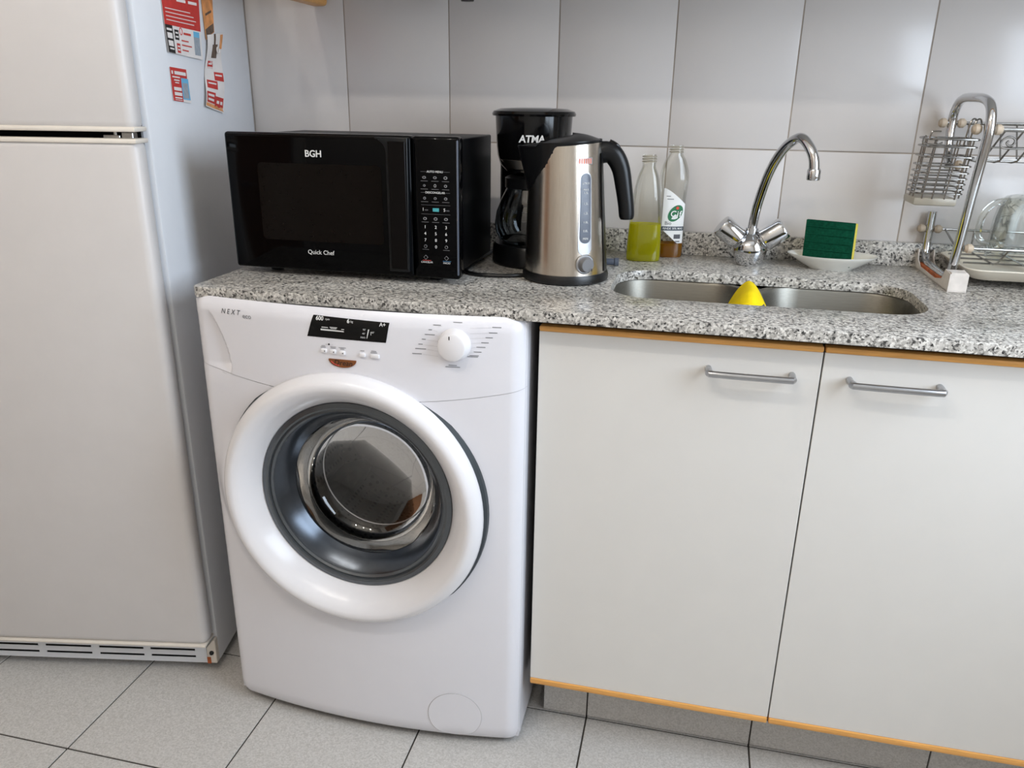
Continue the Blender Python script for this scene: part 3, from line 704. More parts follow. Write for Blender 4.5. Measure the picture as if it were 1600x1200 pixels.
# filter cover
fx, fz, frd = 0.4425, 0.0735, 0.0535
b = B(); 
def cov(u, v):
    a = 2*PI*u; r = frd*v; x = fx+r*math.cos(a); z = fz+r*math.sin(a); return Vector((x, front(x, z)-0.0012, z))
b.grid(cov, 40, 4)
obj('filter_cover', b, 'washer_white', wm)
b = B(); b.tube([(fx+frd*math.cos(k*PI/24), front(fx+frd*math.cos(k*PI/24), fz+frd*math.sin(k*PI/24))-0.0004, fz+frd*math.sin(k*PI/24)) for k in range(48)], 0.0009, 6, closed=True)
obj('filter_groove', b, 'seam_grey', wm)
# porthole door
YR = -0.653
dr = obj('door_ring', B().lathe([(0.188, 0.036), (0.189, 0.030), (0.1925, 0.022), (0.199, 0.0105), (0.207, -0.001), (0.216, -0.011), (0.225, -0.0175), (0.233, -0.0195), (0.240, -0.017), (0.2465, -0.0105), (0.2515, -0.001), (0.2535, 0.008), (0.2515, 0.012), (0.222, 0.012), (0.200, 0.036), (0.188, 0.036)], (RC.x, YR, RC.z), (0, 1, 0), 96), 'white_plastic', wm, ang=0.8, label='white rounded door ring')
obj('door_shadow_gap', B().lathe([(0.20, 0.0125), (0.2505, 0.0125), (0.2575, 0.018), (0.259, 0.026), (0.2605, 0.055), (0.23, 0.055)], (RC.x, YR, RC.z), (0, 1, 0), 96), 'dark_rubber', wm, label='dark ring painted in for the shadow gap behind the door')  # shadow gap between door and panel, put in as a dark ring
YG = YR+0.030
bz = obj('bezel', B().lathe([(0.1895, 0.004), (0.1885, -0.003), (0.180, -0.0055), (0.1765, -0.004), (0.1755, 0.0), (0.172, -0.001), (0.1685, 0.002), (0.167, 0.010), (0.184, 0.012)], (RC.x, YG, RC.z), (0, 1, 0), 96), 'bezel_grey', wm, label='dark grey bezel around the glass')
obj('glass_flange', B().lathe([(0.169, 0.003), (0.1645, 0.006), (0.150, 0.030), (0.143, 0.040), (0.143, 0.044), (0.168, 0.014)], (RC.x, YG, RC.z), (0, 1, 0), 72), 'flange_grey', wm, label='shiny grey rim of the glass')
obj('door_glass', B().lathe([(0.146, 0.036), (0.142, 0.062), (0.130, 0.090), (0.108, 0.106), (0.07, 0.114), (0.0, 0.117)], (RC.x, YG, RC.z), (0, 1, 0), 72), 'door_glass', wm, label='clear bowl-shaped door glass')
obj('glass_rim', B().tube([(RC.x+0.1135*math.cos(k*PI/36), YG+0.1015, RC.z+0.1135*math.sin(k*PI/36)) for k in range(72)], 0.0014, 6, closed=True), 'alu', wm)
obj('door_seal', B().lathe([(0.222, 0.016), (0.19, 0.03), (0.178, 0.05), (0.172, 0.065), (0.176, 0.085), (0.170, 0.092), (0.160, 0.098), (0.165, 0.106), (0.18, 0.108), (0.215, 0.1)], (RC.x, YG, RC.z), (0, 1, 0), 72), 'dark_rubber', wm, label='grey rubber seal')
dm = B(); dm.lathe([(0.172, 0.105), (0.2, 0.108), (0.222, 0.125), (0.225, 0.16), (0.225, 0.36), (0.2, 0.39), (0.1, 0.385), (0.0, 0.38)], (RC.x, YG, RC.z), (0, 1, 0), 72)
m = mat('drum_perforated', (190, 186, 178), 0.38, metal=0.9, var=0.1)
nt = m.node_tree; bs = nt.nodes['Principled BSDF']
v = nt.nodes.new('ShaderNodeTexVoronoi'); v.inputs['Scale'].default_value = 75; v.inputs['Randomness'].default_value = 0.15
tc = nt.nodes.new('ShaderNodeTexCoord'); nt.links.new(tc.outputs['Object'], v.inputs['Vector'])
c2 = nt.nodes.new('ShaderNodeValToRGB'); c2.color_ramp.elements[0].position = 0.28; c2.color_ramp.elements[0].color = (0.01, 0.01, 0.01, 1); c2.color_ramp.elements[1].position = 0.34; c2.color_ramp.elements[1].color = (0.20, 0.185, 0.17, 1)
nt.links.new(v.outputs['Distance'], c2.inputs['Fac']); nt.links.new(c2.outputs['Color'], bs.inputs['Base Color'])
drum = obj('drum', dm, m, wm)
for k in range(3):
    a = math.radians(100+120*k); e = Vector((math.cos(a), 0, math.sin(a))); tt = Vector((-math.sin(a), 0, math.cos(a)))
    c0 = Vector((RC.x, YG, RC.z))
    b = B().prism([(-0.035, 0.224), (0.035, 0.224), (0.014, 0.165), (-0.014, 0.165)], lambda p: c0+e*p[1]+tt*p[0]+Vector((0, 0.14, 0)), lambda p: c0+e*p[1]+tt*p[0]+Vector((0, 0.36, 0)), 0.008, 2)
    obj('drum_paddle', b, 'drum_steel', drum)

# ------------------------------------------------------------------ microwave
MX0, MX1, MY, MZ0, MZ1 = -0.040, 0.4125, -0.475, 0.9215, 1.172
mw = thing('microwave_oven', 'black microwave oven with keypad standing on the left of the countertop', 'microwave', (0.186, -0.33, ZC))
obj('body', B().box((MX0+0.013, MY+0.032, MZ0+0.002), (MX1-0.016, -0.185, MZ1-0.006), 0.003, 3), 'black_paint', mw)
DXR = 0.3245
mdr = obj('door', B().box((MX0, MY, MZ0), (DXR, MY+0.030, MZ1), 0.006, 3), 'black_glass', mw)
# raised glossy frame that curves down into the handle
yf = MY-0.001
win = rrect(0.024, 0.978, 0.268, 1.119, 0.008, 5)
obj('window', B().prism(win, lambda p: (p[0], MY-0.0006, p[1]), lambda p: (p[0], MY+0.002, p[1])), 'black_window', mdr, smooth=False, label='dark see-through window')
hp = [(0.2845, 0.9345), (0.3225, 0.9345), (0.3225, 1.169), (0.262, 1.169), (0.262, 1.1665)]+[(0.262+0.0225*math.sin(a), 1.1430+0.0235*math.cos(a)) for a in [k*PI/20 for k in range(1, 11)]]
obj('handle', B().prism(hp, lambda p: (p[0], MY-0.018+max(0, (1.169-p[1])<0.004)*0.006, p[1]), lambda p: (p[0], MY+0.001, p[1]), 0.004, 3), 'black_satin', mdr, ang=0.5, label='full-height vertical handle')
obj('handle_face', B().box((0.2885, MY-0.0192, 0.939), (0.3205, MY-0.017, 1.163), 0.0008, 1), 'handle_metal', mdr, smooth=False, label='dark metallic handle strip')
obj('top_trim', B().box((MX0+0.008, MY-0.0015, MZ1-0.0075), (DXR-0.002, MY+0.003, MZ1-0.0025), 0.0012, 2), 'handle_metal', mdr)
mp = obj('control_panel', B().box((DXR+0.0015, MY, MZ0), (MX1, MY+0.030, MZ1), 0.006, 3), 'black_glass', mw)
obj('edge_sheen', B().box((MX1-0.0045, MY-0.0012, MZ0+0.008), (MX1-0.0012, MY+0.004, MZ1-0.006), 0.0014, 2), 'slate', mp, label='blue-grey painted daylight sheen along the rounded edge')  # daylight sheen on the rounded edge, put in as a blue-grey strip
for fx, fy in ((0.02, MY+0.05), (MX1-0.06, MY+0.05), (0.02, -0.22), (MX1-0.06, -0.22)):
    obj('foot', B().lathe([(0, 0), (0.012, 0), (0.014, 0.004), (0.014, 0.0125), (0, 0.0125)], (fx, fy, ZC), (0, 0, 1), 16), 'black_plastic', mw)
MT = dict(right=(1, 0, 0), up=(0, 0, 1), ext=0.0002)
yt = MY-0.0006
text('lettering', 'BGH', 0.0165, 'white_ink', mdr, (0.138, yt, 1.1365), align='CENTER', bold=0.0003, **MT)
text('lettering', 'Quick Chef', 0.0115, 'white_ink', mdr, (0.1405, yt, 0.9575), align='CENTER', **MT)
text('lettering', 'AUTO MENU', 0.0052, 'white_ink', mp, (0.3685, yt, 1.1125), align='CENTER', **MT)
text('lettering', 'DESCONGELAR', 0.0052, 'white_ink', mp, (0.3685, yt, 1.0765), align='CENTER', **MT)
def pbars(name, lst, m):
    b = B()
    for x0, z0, x1, z1 in lst: b.box((x0, MY-0.0007, z0), (x1, MY+0.001, z1))
    return obj(name, b, m, mp, smooth=False, kind='stuff' if len(lst) > 1 else None)
cols = (0.3485, 0.3685, 0.3880)
pbars('divider_lines', [(0.342, 1.1122, 0.3525, 1.1127), (0.3845, 1.1122, 0.396, 1.1127), (0.342, 1.0762, 0.350, 1.0767), (0.387, 1.0762, 0.396, 1.0767), (0.342, 1.0545, 0.396, 1.0549), (0.342, 1.0385, 0.396, 1.0389)], 'dim_ink')
ic = B(); cap = []
for z in (1.1025, 1.0885, 1.0665, 1.0305):
    for c in cols:
        ic.lathe([(0.0016, -0.0007), (0.0032, -0.0007), (0.0032, 0.0006)], (c, MY, z), (0, 1, 0), 7, sx=random.uniform(0.7, 1.2), sy=random.uniform(0.6, 1.0))
        cap.append((c-0.0065, z-0.0066, c+0.0065, z-0.0057))
for c in (cols[0], cols[2]):
    ic.lathe([(0.0022, -0.0007), (0.003, -0.0007), (0.003, 0.0006)], (c, MY, 0.9805), (0, 1, 0), 10); cap.append((c-0.006, 0.9745, c+0.006, 0.9753))
    ic.lathe([(0.0034, -0.0007), (0.0043, -0.0007), (0.0043, 0.0006)], (c, MY, 0.9605), (0, 1, 0), 4)
obj('keypad_icons', ic, 'grey_ink', mp, smooth=False, kind='stuff'); pbars('keypad_captions', cap, 'dim_ink')
for k, s in enumerate('123456789'):
    text('lettering', s, 0.0078, 'white_ink', mp, (cols[k % 3], yt, 1.0155-0.0118*(k//3)), align='CENTER', **MT)
text('lettering', '0', 0.0078, 'white_ink', mp, (cols[1], yt, 0.9800), align='CENTER', **MT)
text('lettering', '1', 0.0078, 'white_ink', mp, (0.3455, yt, 1.0465), align='CENTER', **MT); text('lettering', '5', 0.0078, 'white_ink', mp, (0.3855, yt, 1.0465), align='CENTER', **MT)
text('lettering', 'min', 0.0042, 'grey_ink', mp, (0.3485, yt, 1.0460), **MT); text('lettering', 'min', 0.0042, 'grey_ink', mp, (0.3885, yt, 1.0460), **MT)
pbars('start_key', [(0.3635, 1.0435, 0.3750, 1.0495)], 'teal_ink'); pbars('key_underline', [(0.3425, 0.9545, 0.3585, 0.9552)], 'red_ink'); pbars('key_underline', [(0.3810, 0.9545, 0.3965, 0.9552)], 'blue_ink')
text('lettering', 'CANCELAR', 0.0044, 'white_ink', mp, (0.3505, yt, 0.9515), align='CENTER', **MT); text('lettering', 'INICIO', 0.0044, 'white_ink', mp, (0.3885, yt, 0.9515), align='CENTER', **MT)

# ------------------------------------------------------------------ drip coffee maker
KC = Vector((0.484, -0.175, ZC))
vd = Vector((CAM.x-KC.x, CAM.y-KC.y, 0)).normalized()      # the machine faces the photographer
vr = Vector((-vd.y, vd.x, 0))
cm = thing('coffee_maker', 'black drip coffee maker with glass carafe behind the kettle', 'coffee maker', tuple(KC))
def oval(rx, ry, cy=0.0, n=36):
    return [KC+vr*(rx*math.cos(2*PI*k/n))+vd*(cy+ry*math.sin(2*PI*k/n)) for k in range(n)]
def loft(rings, caps=True):
    b = B(); R = [[b.bm.verts.new(p) for p in r] for r in rings]
    for A, D in zip(R, R[1:]):
        for i in range(len(A)): b.bm.faces.new((A[i], A[(i+1) % len(A)], D[(i+1) % len(A)], D[i]))
    if caps: b.bm.faces.new(R[0]); b.bm.faces.new(R[-1])
    return b
def zr(r, z): return [p+Vector((0, 0, z)) for p in r]
obj('base', loft([zr(oval(0.080, 0.096, 0.018), 0.0), zr(oval(0.083, 0.099, 0.018), 0.004), zr(oval(0.081, 0.097, 0.018), 0.036), zr(oval(0.077, 0.093, 0.018), 0.042)]), 'black_satin', cm)
obj('hot_plate', loft([zr(oval(0.062, 0.062, 0.034), 0.0415), zr(oval(0.062, 0.062, 0.034), 0.045), zr(oval(0.058, 0.058, 0.034), 0.046)]), 'black_gloss', cm)
obj('water_column', loft([zr(oval(0.070, 0.024, -0.056), 0.036), zr(oval(0.070, 0.024, -0.056), 0.215)]), 'black_gloss', cm)
obj('filter_housing', loft([zr(oval(0.054, 0.056, 0.03), 0.188), zr(oval(0.068, 0.070, 0.010), 0.200), zr(oval(0.074, 0.078, 0.0), 0.217), zr(oval(0.076, 0.080, 0.0), 0.235), zr(oval(0.079, 0.082, 0.0), 0.294)]), 'black_gloss', cm)
obj('lid', loft([zr(oval(0.085, 0.088), 0.294), zr(oval(0.086, 0.089), 0.298), zr(oval(0.083, 0.086), 0.303), zr(oval(0.068, 0.07), 0.308), zr(oval(0.03, 0.03), 0.310)]), 'black_gloss', cm)
obj('trim_band', loft([zr(oval(0.056, 0.059, 0.026), 0.193), zr(oval(0.0585, 0.062, 0.026), 0.194), zr(oval(0.069, 0.073, 0.012), 0.210), zr(oval(0.067, 0.071, 0.012), 0.211)], False), 'steel_kettle', cm, label='polished metal band')
text('lettering', 'ATMA', 0.0185, 'white_ink', cm, KC+vd*0.0822-vr*0.0285+Vector((0, 0, 0.2515)), right=vr, up=(0, 0, 1), bold=0.0006, ext=0.0004, sx=1.0, shear=0.1)
CC = KC+vd*0.034+Vector((0, 0, 0.0465))
cf = obj('carafe', B().lathe([(0.0, 0.0), (0.056, 0.0), (0.068, 0.004), (0.0755, 0.018), (0.0775, 0.036), (0.074, 0.060), (0.064, 0.086), (0.054, 0.106), (0.050, 0.118)], tuple(CC), (0, 0, 1), 48), 'carafe_glass', cm, label='glass carafe')
obj('collar', B().lathe([(0.0505, 0.108), (0.0565, 0.109), (0.0565, 0.128), (0.050, 0.132), (0.03, 0.137), (0.0, 0.139)], tuple(CC), (0, 0, 1), 36), 'black_satin', cf, label='black lid and collar')
hd = (vr*0.9+vd*0.45).normalized()
obj('carafe_handle', B().tube(cr([CC+hd*0.052+Vector((0, 0, 0.118)), CC+hd*0.075+Vector((0, 0, 0.116)), CC+hd*0.094+Vector((0, 0, 0.088)), CC+hd*0.094+Vector((0, 0, 0.05)), CC+hd*0.082+Vector((0, 0, 0.025))], 5), 0.008, 8), 'black_satin', cf)
mk = B()
for z in (0.078, 0.066, 0.048):
    rr = 0.0772 if z < 0.06 else 0.0735 if z < 0.07 else 0.0685
    for q in range(2):
        a = -0.22+q*0.12; p = CC+vd*(rr*math.cos(a))+vr*(rr*math.sin(a))
        t = (vr*math.cos(a)-vd*math.sin(a))*0.0035
        mk.raw([p-t+Vector((0, 0, z)), p+t+Vector((0, 0, z)), p+t+Vector((0, 0, z+0.0012)), p-t+Vector((0, 0, z+0.0012))], [(0, 1, 2, 3)])
obj('level_marks', mk, 'grey_ink', cf, smooth=False, kind='stuff')

# ------------------------------------------------------------------ electric kettle
KA = Vector((0.586, -0.340, ZC))
ke = Vector((math.cos(math.radians(9)), math.sin(math.radians(9)), 0)); kn = Vector((ke.y, -ke.x, 0))   # handle direction, front (to the photographer)
kt = thing('electric_kettle', 'brushed steel electric kettle with black spout and handle in front of the coffee maker', 'kettle', tuple(KA))
def kR(a, h):
    t = max(0.0, (h-0.02)/0.24); return 0.0785-0.0165*(0.5+0.5*math.cos(a))*t-0.004*t
def kp(a, h, extra=0.0):
    r = kR(a, h)+extra; return KA+ke*(r*math.cos(a))+kn*(r*math.sin(a))+Vector((0, 0, h))
def sd(a):   # angle away from the spout, degrees
    return abs(math.degrees((a-PI+PI) % (2*PI)-PI))
def steel_top(a):
    d = sd(a); h = 0.249+0.0055*math.cos(a)
    if d < 72: h = min(h, 0.163+0.012*max(0, d-10)/17 if d < 27 else 0.175+0.038*(d-27)/27 if d < 54 else 0.213+0.042*(d-54)/18)
    return h
b = B(); NA, NH = 96, 14
b.grid(lambda u, v: kp(2*PI*u, 0.017+(steel_top(2*PI*u)-0.017)*v), NA, NH)
bmesh.ops.remove_doubles(b.bm, verts=b.bm.verts, dist=1e-5)
kbody = obj('body', b, 'steel_kettle', kt, ang=1.2, label='brushed steel body')
b = B()
def kblack(u, v):
    a = 2*PI*u; d = sd(a); h0 = 0.15; h1 = 0.255+0.004*math.cos(a)-(0.006 if d < 40 else 0)
    h = h0+(h1-h0)*v; w = math.exp(-(d/26.0)**2)
    e = -0.0015+w*0.024*max(0.0, (h-0.158)/0.09)
    if d >= 71 and h < 0.246: e = -0.0015
    elif d < 71: e = max(e, 0.0004 if h > steel_top(a)+0.0005 else -0.0015)
    if h > steel_top(a): e = max(e, 0.0008)
    return kp(a, h, e)
b.grid(kblack, 96, 30); bmesh.ops.remove_doubles(b.bm, verts=b.bm.verts, dist=1e-5)
obj('spout', b, 'black_satin', kt, ang=0.9, label='black spout and top rim')
b = B()
def klid(u, v):
    a = 2*PI*u; d = sd(a); r = (kR(a, 0.255)+0.0005+0.022*math.exp(-(d/26.0)**2))*(1-v)
    h = 0.2525+0.004*math.cos(a)-(0.006 if d < 40 else 0)+0.0125*(1-(1-v)**2)
    return KA+ke*(r*math.cos(a)+0.004*v)+kn*(r*math.sin(a))+Vector((0, 0, h))
b.grid(klid, 72, 12); bmesh.ops.remove_doubles(b.bm, verts=b.bm.verts, dist=1e-5)
obj('lid', b, 'black_satin', kt, ang=1.0)
kbs = obj('power_base', B().lathe([(0, 0), (0.078, 0), (0.0825, 0.003), (0.083, 0.012), (0.0805, 0.018), (0.0, 0.018)], tuple(KA), (0, 0, 1), 64), 'black_plastic', kt, label='round black power base')
# handle: swept oval section
hpts = [(0.050, 0.232, 0.020), (0.066, 0.236, 0.0195), (0.082, 0.230, 0.0185), (0.0955, 0.207, 0.0170), (0.1035, 0.172, 0.0158), (0.109, 0.142, 0.0150), (0.1115, 0.122, 0.0145), (0.112, 0.115, 0.012)]
P = cr([(p[0], p[1], p[2]) for p in hpts], 5)
b = B(); rings = []
for i, p in enumerate(P):
    q = P[min(i+1, len(P)-1)]-P[max(i-1, 0)]; t2 = Vector((q.x, q.y)).normalized(); nn = Vector((-t2.y, t2.x)); w = p.z
    rings.append([b.bm.verts.new(KA+ke*(p.x+nn.x*w*math.cos(c))+Vector((0, 0, p.y+nn.y*w*math.cos(c)))+kn*(0.0135*math.sin(c))) for c in [2*PI*k/16 for k in range(16)]])
for A, D in zip(rings, rings[1:]):
    for k in range(16): b.bm.faces.new((A[k], A[(k+1) % 16], D[(k+1) % 16], D[k]))
b.bm.faces.new(rings[0]); b.bm.faces.new(rings[-1])
obj('handle', b, 'black_satin', kt, ang=1.0)
obj('lid_button', B().tube(cr([KA+ke*0.072+Vector((0, 0, 0.2545)), KA+ke*0.085+Vector((0, 0, 0.248)), KA+ke*0.094+Vector((0, 0, 0.236))], 4), 0.0045, 8), 'black_gloss', kt)
# rear black strip by the handle
b = B(); b.grid(lambda u, v: kp(math.radians(-24+48*u), 0.02+(0.235-0.02)*v, 0.0012), 10, 8)
obj('back_strip', b, 'black_satin', kt)
# gauge
GA = math.radians(90-27)
def kmap(s, h, e): # s metres along the surface from the gauge centre
    return kp(GA-s/0.075, h, e)
def kpatch(name, poly, m, e, parent):
    b = B(); vs = [b.bm.verts.new(kmap(p[0], p[1], e)) for p in poly]; c = (sum(p[0] for p in poly)/len(poly), sum(p[1] for p in poly)/len(poly))
    n = len(poly); r2_ = [b.bm.verts.new(kmap(c[0]+(p[0]-c[0])*0.5, c[1]+(p[1]-c[1])*0.8, e)) for p in poly]
    for i in range(n): b.bm.faces.new((vs[i], vs[(i+1) % n], r2_[(i+1) % n], r2_[i]))
    b.bm.faces.new(r2_); return obj(name, b, m, parent)
gf = kpatch('gauge_frame', rrect(-0.0142, 0.056, 0.0142, 0.205, 0.0140, 8), 'alu', 0.0008, kbody)
kpatch('gauge_window', rrect(-0.0112, 0.078, 0.0112, 0.202, 0.0108, 8), 'slate', 0.0016, kbody)
def ktext(s, h, size, m, off=0.0022, bold=0.0):
    text('lettering', s, size, m, kbody, (0, 0, h), align='CENTER', ext=0.0, bold=bold, warp=lambda q, dz: kmap(q.x, q.z, off))
for s, h, z in (('LITROS', 0.1845, 0.0048), ('MAX', 0.1735, 0.0055), ('1.7L', 0.168, 0.0052), ('1.5L', 0.149, 0.0058), ('1.2L', 0.132, 0.0058), ('1.0L', 0.116, 0.0058), ('0.8L', 0.1005, 0.0058), ('MIN', 0.0865, 0.0062)): ktext(s, h, z, 'white_ink')
kpatch('brand_plate', rrect(-0.019, 0.217, 0.017, 0.2295, 0.001, 2), 'alu', 0.0006, kbody)
kb2 = B()
for k in range(6):
    x0 = -0.0165+k*0.0053; pl = [(x0, 0.2185), (x0+0.0036, 0.2185), (x0+0.0036, 0.2275), (x0, 0.2275)]
    kb2.raw([kmap(p[0], p[1], 0.0010) for p in pl], [(0, 1, 2, 3)])
obj('print_marks', kb2, 'faint_red', kbody, smooth=False, kind='stuff')
o = kmap(0, 0.040, 0); nrm = (kmap(0, 0.040, 0.01)-o).normalized()
obj('dial_ring', B().lathe([(0.014, 0.0), (0.0185, 0.0), (0.0185, 0.002), (0.0165, 0.0035), (0.014, 0.0035)], tuple(o-nrm*0.001), tuple(nrm), 36), 'alu', kbody)
dl = obj('temperature_dial', B().lathe([(0.0155, 0.0), (0.0155, 0.003), (0.0135, 0.004), (0.0130, 0.012), (0.0118, 0.014), (0.0, 0.014)], tuple(o-nrm*0.0005), tuple(nrm), 36), 'grey_plastic', kbody)
obj('dial_mark', B().box((-0.0006, -0.0006, 0), (0.0006, 0.0006, 0.005)), 'black_ink', dl, smooth=False).location = (o+nrm*0.0138+ke*0.007+Vector((0, 0, -0.008)))-WO[dl]
# cord of the kettle base
tag(obj('kettle_cord', B().tube(cr([(0.508, -0.362, ZC+0.0042), (0.485, -0.375, ZC+0.0042), (0.462, -0.381, ZC+0.0042), (0.437, -0.383, ZC+0.0042), (0.418, -0.380, ZC+0.0042), (0.396, -0.365, ZC+0.0042), (0.385, -0.33, ZC+0.0042), (0.383, -0.20, ZC+0.0042), (0.387, -0.10, ZC+0.0042)], 6), 0.0038, 8), 'black_plastic'), 'black power cord on the countertop between microwave and kettle', 'cord')
tag(obj('power_plug', B().lathe([(0, 0), (0.006, 0.0), (0.007, 0.004), (0.007, 0.026), (0.0085, 0.028), (0.0085, 0.036), (0, 0.036)], (0.640, -0.205, ZC+0.0095), (1, 0.12, 0), 16), 'slate'), 'small grey-blue plug lying on the countertop behind the kettle', 'plug')

# ------------------------------------------------------------------ dish soap bottles
def bottle(name, label, c, rot, prof, liquid_h, liq, capcol=None):
    """prof: (half width, half depth, height)"""
    t = thing(name, label, 'bottle', tuple(c), group='dish soap bottles')
    ex = Vector((math.cos(rot), math.sin(rot), 0)); ey = Vector((-ex.y, ex.x, 0)); c = Vector(c)
    def ring(a, d, h, n=32, p=2.6):
        out = []
        for k in range(n):
            q = 2*PI*k/n; cc, ss = math.cos(q), math.sin(q)
            out.append(c+ex*(a*math.copysign(abs(cc)**(2/p), cc))+ey*(d*math.copysign(abs(ss)**(2/p), ss))+Vector((0, 0, h)))
        return out
    pp = cr(prof, 4)
    b = B(); R = [[b.bm.verts.new(q) for q in ring(p.x, p.y, p.z)] for p in pp]
    for A, D in zip(R, R[1:]):
        for i in range(32): b.bm.faces.new((A[i], A[(i+1) % 32], D[(i+1) % 32], D[i]))
    b.bm.faces.new(R[0]); obj('shell', b, 'clear_plastic', t, label='clear plastic shell')
    b = B(); R = []
    zz = [p for p in pp if p.z < liquid_h]
    for p in zz: R.append([b.bm.verts.new(q) for q in ring(max(p.x-0.0012, 0.001), max(p.y-0.0012, 0.001), p.z+0.0012)])
    last = zz[-1]; R.append([b.bm.verts.new(q) for q in ring(last.x-0.0012, last.y-0.0012, liquid_h)])
    for A, D in zip(R, R[1:]):
        for i in range(32): b.bm.faces.new((A[i], A[(i+1) % 32], D[(i+1) % 32], D[i]))
    b.bm.faces.new(R[0]); b.bm.faces.new(R[-1]); obj('liquid', b, liq, t)
    nk = prof[-1]
    th = B()
    for k in range(3): th.tube([c+ex*((nk[0]+0.0008)*math.cos(q*PI/10))+ey*((nk[0]+0.0008)*math.sin(q*PI/10))+Vector((0, 0, nk[2]-0.004-0.005*k)) for q in range(20)], 0.0011, 5, closed=True)
    obj('neck_thread', th, 'plastic_milk', t, kind='stuff')
    return t, ex, ey, c
bottle('soap_bottle', 'open clear bottle half full of yellow-green dish soap beside the kettle', (0.7195, -0.112, ZC), 0.12,
       [(0.033, 0.021, 0.0), (0.0365, 0.0235, 0.003), (0.0365, 0.0235, 0.03), (0.0345, 0.0225, 0.075), (0.031, 0.022, 0.118), (0.0275, 0.021, 0.15), (0.0215, 0.0185, 0.178), (0.0145, 0.0145, 0.195), (0.0138, 0.0138, 0.2), (0.0138, 0.0138, 0.221)], 0.079, 'detergent_green')
t, ex, ey, c = bottle('soap_bottle', 'nearly empty clear dish soap bottle with white pointed label', (0.7715, -0.048, ZC), 0.25,
       [(0.026, 0.018, 0.0), (0.029, 0.020, 0.003), (0.0295, 0.020, 0.04), (0.0285, 0.020, 0.09), (0.0285, 0.020, 0.13), (0.031, 0.020, 0.165), (0.029, 0.019, 0.187), (0.0215, 0.017, 0.208), (0.0145, 0.0145, 0.219), (0.0138, 0.0138, 0.223), (0.0138, 0.0138, 0.238)], 0.03, 'detergent_amber')
def lab(x, z, e): # label lies on the front of the bottle
    f = max(0.0, 1-abs(x/0.0305)**2.6)**(1/2.6)
    return c+ex*x-ey*(0.0203*f+e)+Vector((0, 0, z))
def lpatch(name, fnlo, fnhi, x0, x1, m, e, n=12):
    b = B(); b.grid(lambda u, v: lab(x0+(x1-x0)*u, fnlo(x0+(x1-x0)*u)+(fnhi(x0+(x1-x0)*u)-fnlo(x0+(x1-x0)*u))*v, e), n, 6); return obj(name, b, m, t)
lo_f = lambda x: 0.032+0.030*max(0, (0.012-x)/0.035); hi_f = lambda x: 0.150-0.034*max(0, (x+0.022)/0.047)**1.3
lpatch('label', lo_f, hi_f, -0.0235, 0.0245, 'label_white', 0.0006)
lpatch('label_band', lambda x: 0.060, lambda x: 0.0685, -0.0235, 0.0245, 'label_navy', 0.0011)
def el(cx, cz, rx, rz, m, e, rot=0.5):
    b = B(); vs = []
    for k in range(28):
        q = 2*PI*k/28; x = rx*math.cos(q); z = rz*math.sin(q); vs.append(b.bm.verts.new(lab(cx+x*math.cos(rot)-z*math.sin(rot), cz+x*math.sin(rot)+z*math.cos(rot), e)))
    b.bm.faces.new(vs); return obj('logo_oval', b, m, t)
el(0.004, 0.097, 0.0200, 0.0135, 'label_green', 0.0012, 0.9); el(0.0075, 0.1085, 0.0032, 0.0032, 'label_red', 0.0020)
wl = lambda e: (lambda q, dz: lab(q.x, q.z, e))
text('lettering', 'Cif', 0.0180, 'label_white', t, (0.0040, 0, 0.0955), align='CENTER', shear=0.1, space=1.15, bold=0.00025, ext=0.0, warp=wl(0.0032))
text('lettering', 'Bio', 0.011, 'dim_ink', t, (-0.018, 0, 0.0755), ext=0.0, warp=wl(0.0011))
text('lettering', 'RINDE 30% MAS', 0.0062, 'label_white', t, (0.0005, 0, 0.0642), align='CENTER', ext=0.0, bold=0.0001, warp=wl(0.0016))
lpatch('barcode', lambda x: 0.042, lambda x: 0.0515, 0.004, 0.0185, 'barcode', 0.0011); lpatch('print_marks', lambda x: 0.0345, lambda x: 0.0375, 0.007, 0.018, 'grey_ink', 0.0011)
lpatch('print_marks', lambda x: 0.1265, lambda x: 0.128, -0.016, -0.002, 'grey_ink', 0.0011); lpatch('print_marks', lambda x: 0.1325, lambda x: 0.134, -0.018, -0.009, 'grey_ink', 0.0011)

# ------------------------------------------------------------------ tap
FC = Vector((0.9418, -0.100, ZC))
ta = thing('kitchen_tap', 'chrome two-handle swan-neck tap behind the sink', 'tap', tuple(FC))
b = B(); b.lathe([(0.0, 0.0), (0.022, 0.0), (0.025, 0.002), (0.029, 0.010), (0.034, 0.024), (0.0355, 0.034), (0.033, 0.045), (0.025, 0.056), (0.016, 0.063), (0.013, 0.066), (0.013, 0.078), (0.0, 0.078)], tuple(FC), (0, 0, 1), 40, sy=0.9)
body = obj('body', b, 'chrome', ta)
obj('marker', B().lathe([(0, 0), (0.0035, 0), (0.0035, 0.0015), (0, 0.002)], tuple(FC+Vector((0.0, -0.0195, 0.0555))), (0, -0.75, 0.65), 12), 'black_satin', body)
for s in (-1, 1):
    ax = Vector((s*0.72, -0.10, 0.58)).normalized()
    prof = [(0.0, 0.012), (0.012, 0.012), (0.014, 0.030), (0.0215, 0.034), (0.0235, 0.037), (0.0240, 0.078), (0.0215, 0.083), (0.0, 0.085)]
    kn_ = obj('handle', B().lathe(prof, tuple(FC+Vector((0, 0, 0.032))), tuple(ax), 24), 'chrome', ta, ang=0.5, label='round chrome knob')
sp_ = [(0.0, -0.0, 0.072), (0.001, 0.0, 0.09), (0.0055, -0.006, 0.13), (0.018, -0.022, 0.19), (0.034, -0.043, 0.232), (0.051, -0.065, 0.256), (0.066, -0.086, 0.2625), (0.080, -0.104, 0.247), (0.0885, -0.114, 0.228), (0.0915, -0.117, 0.208)]
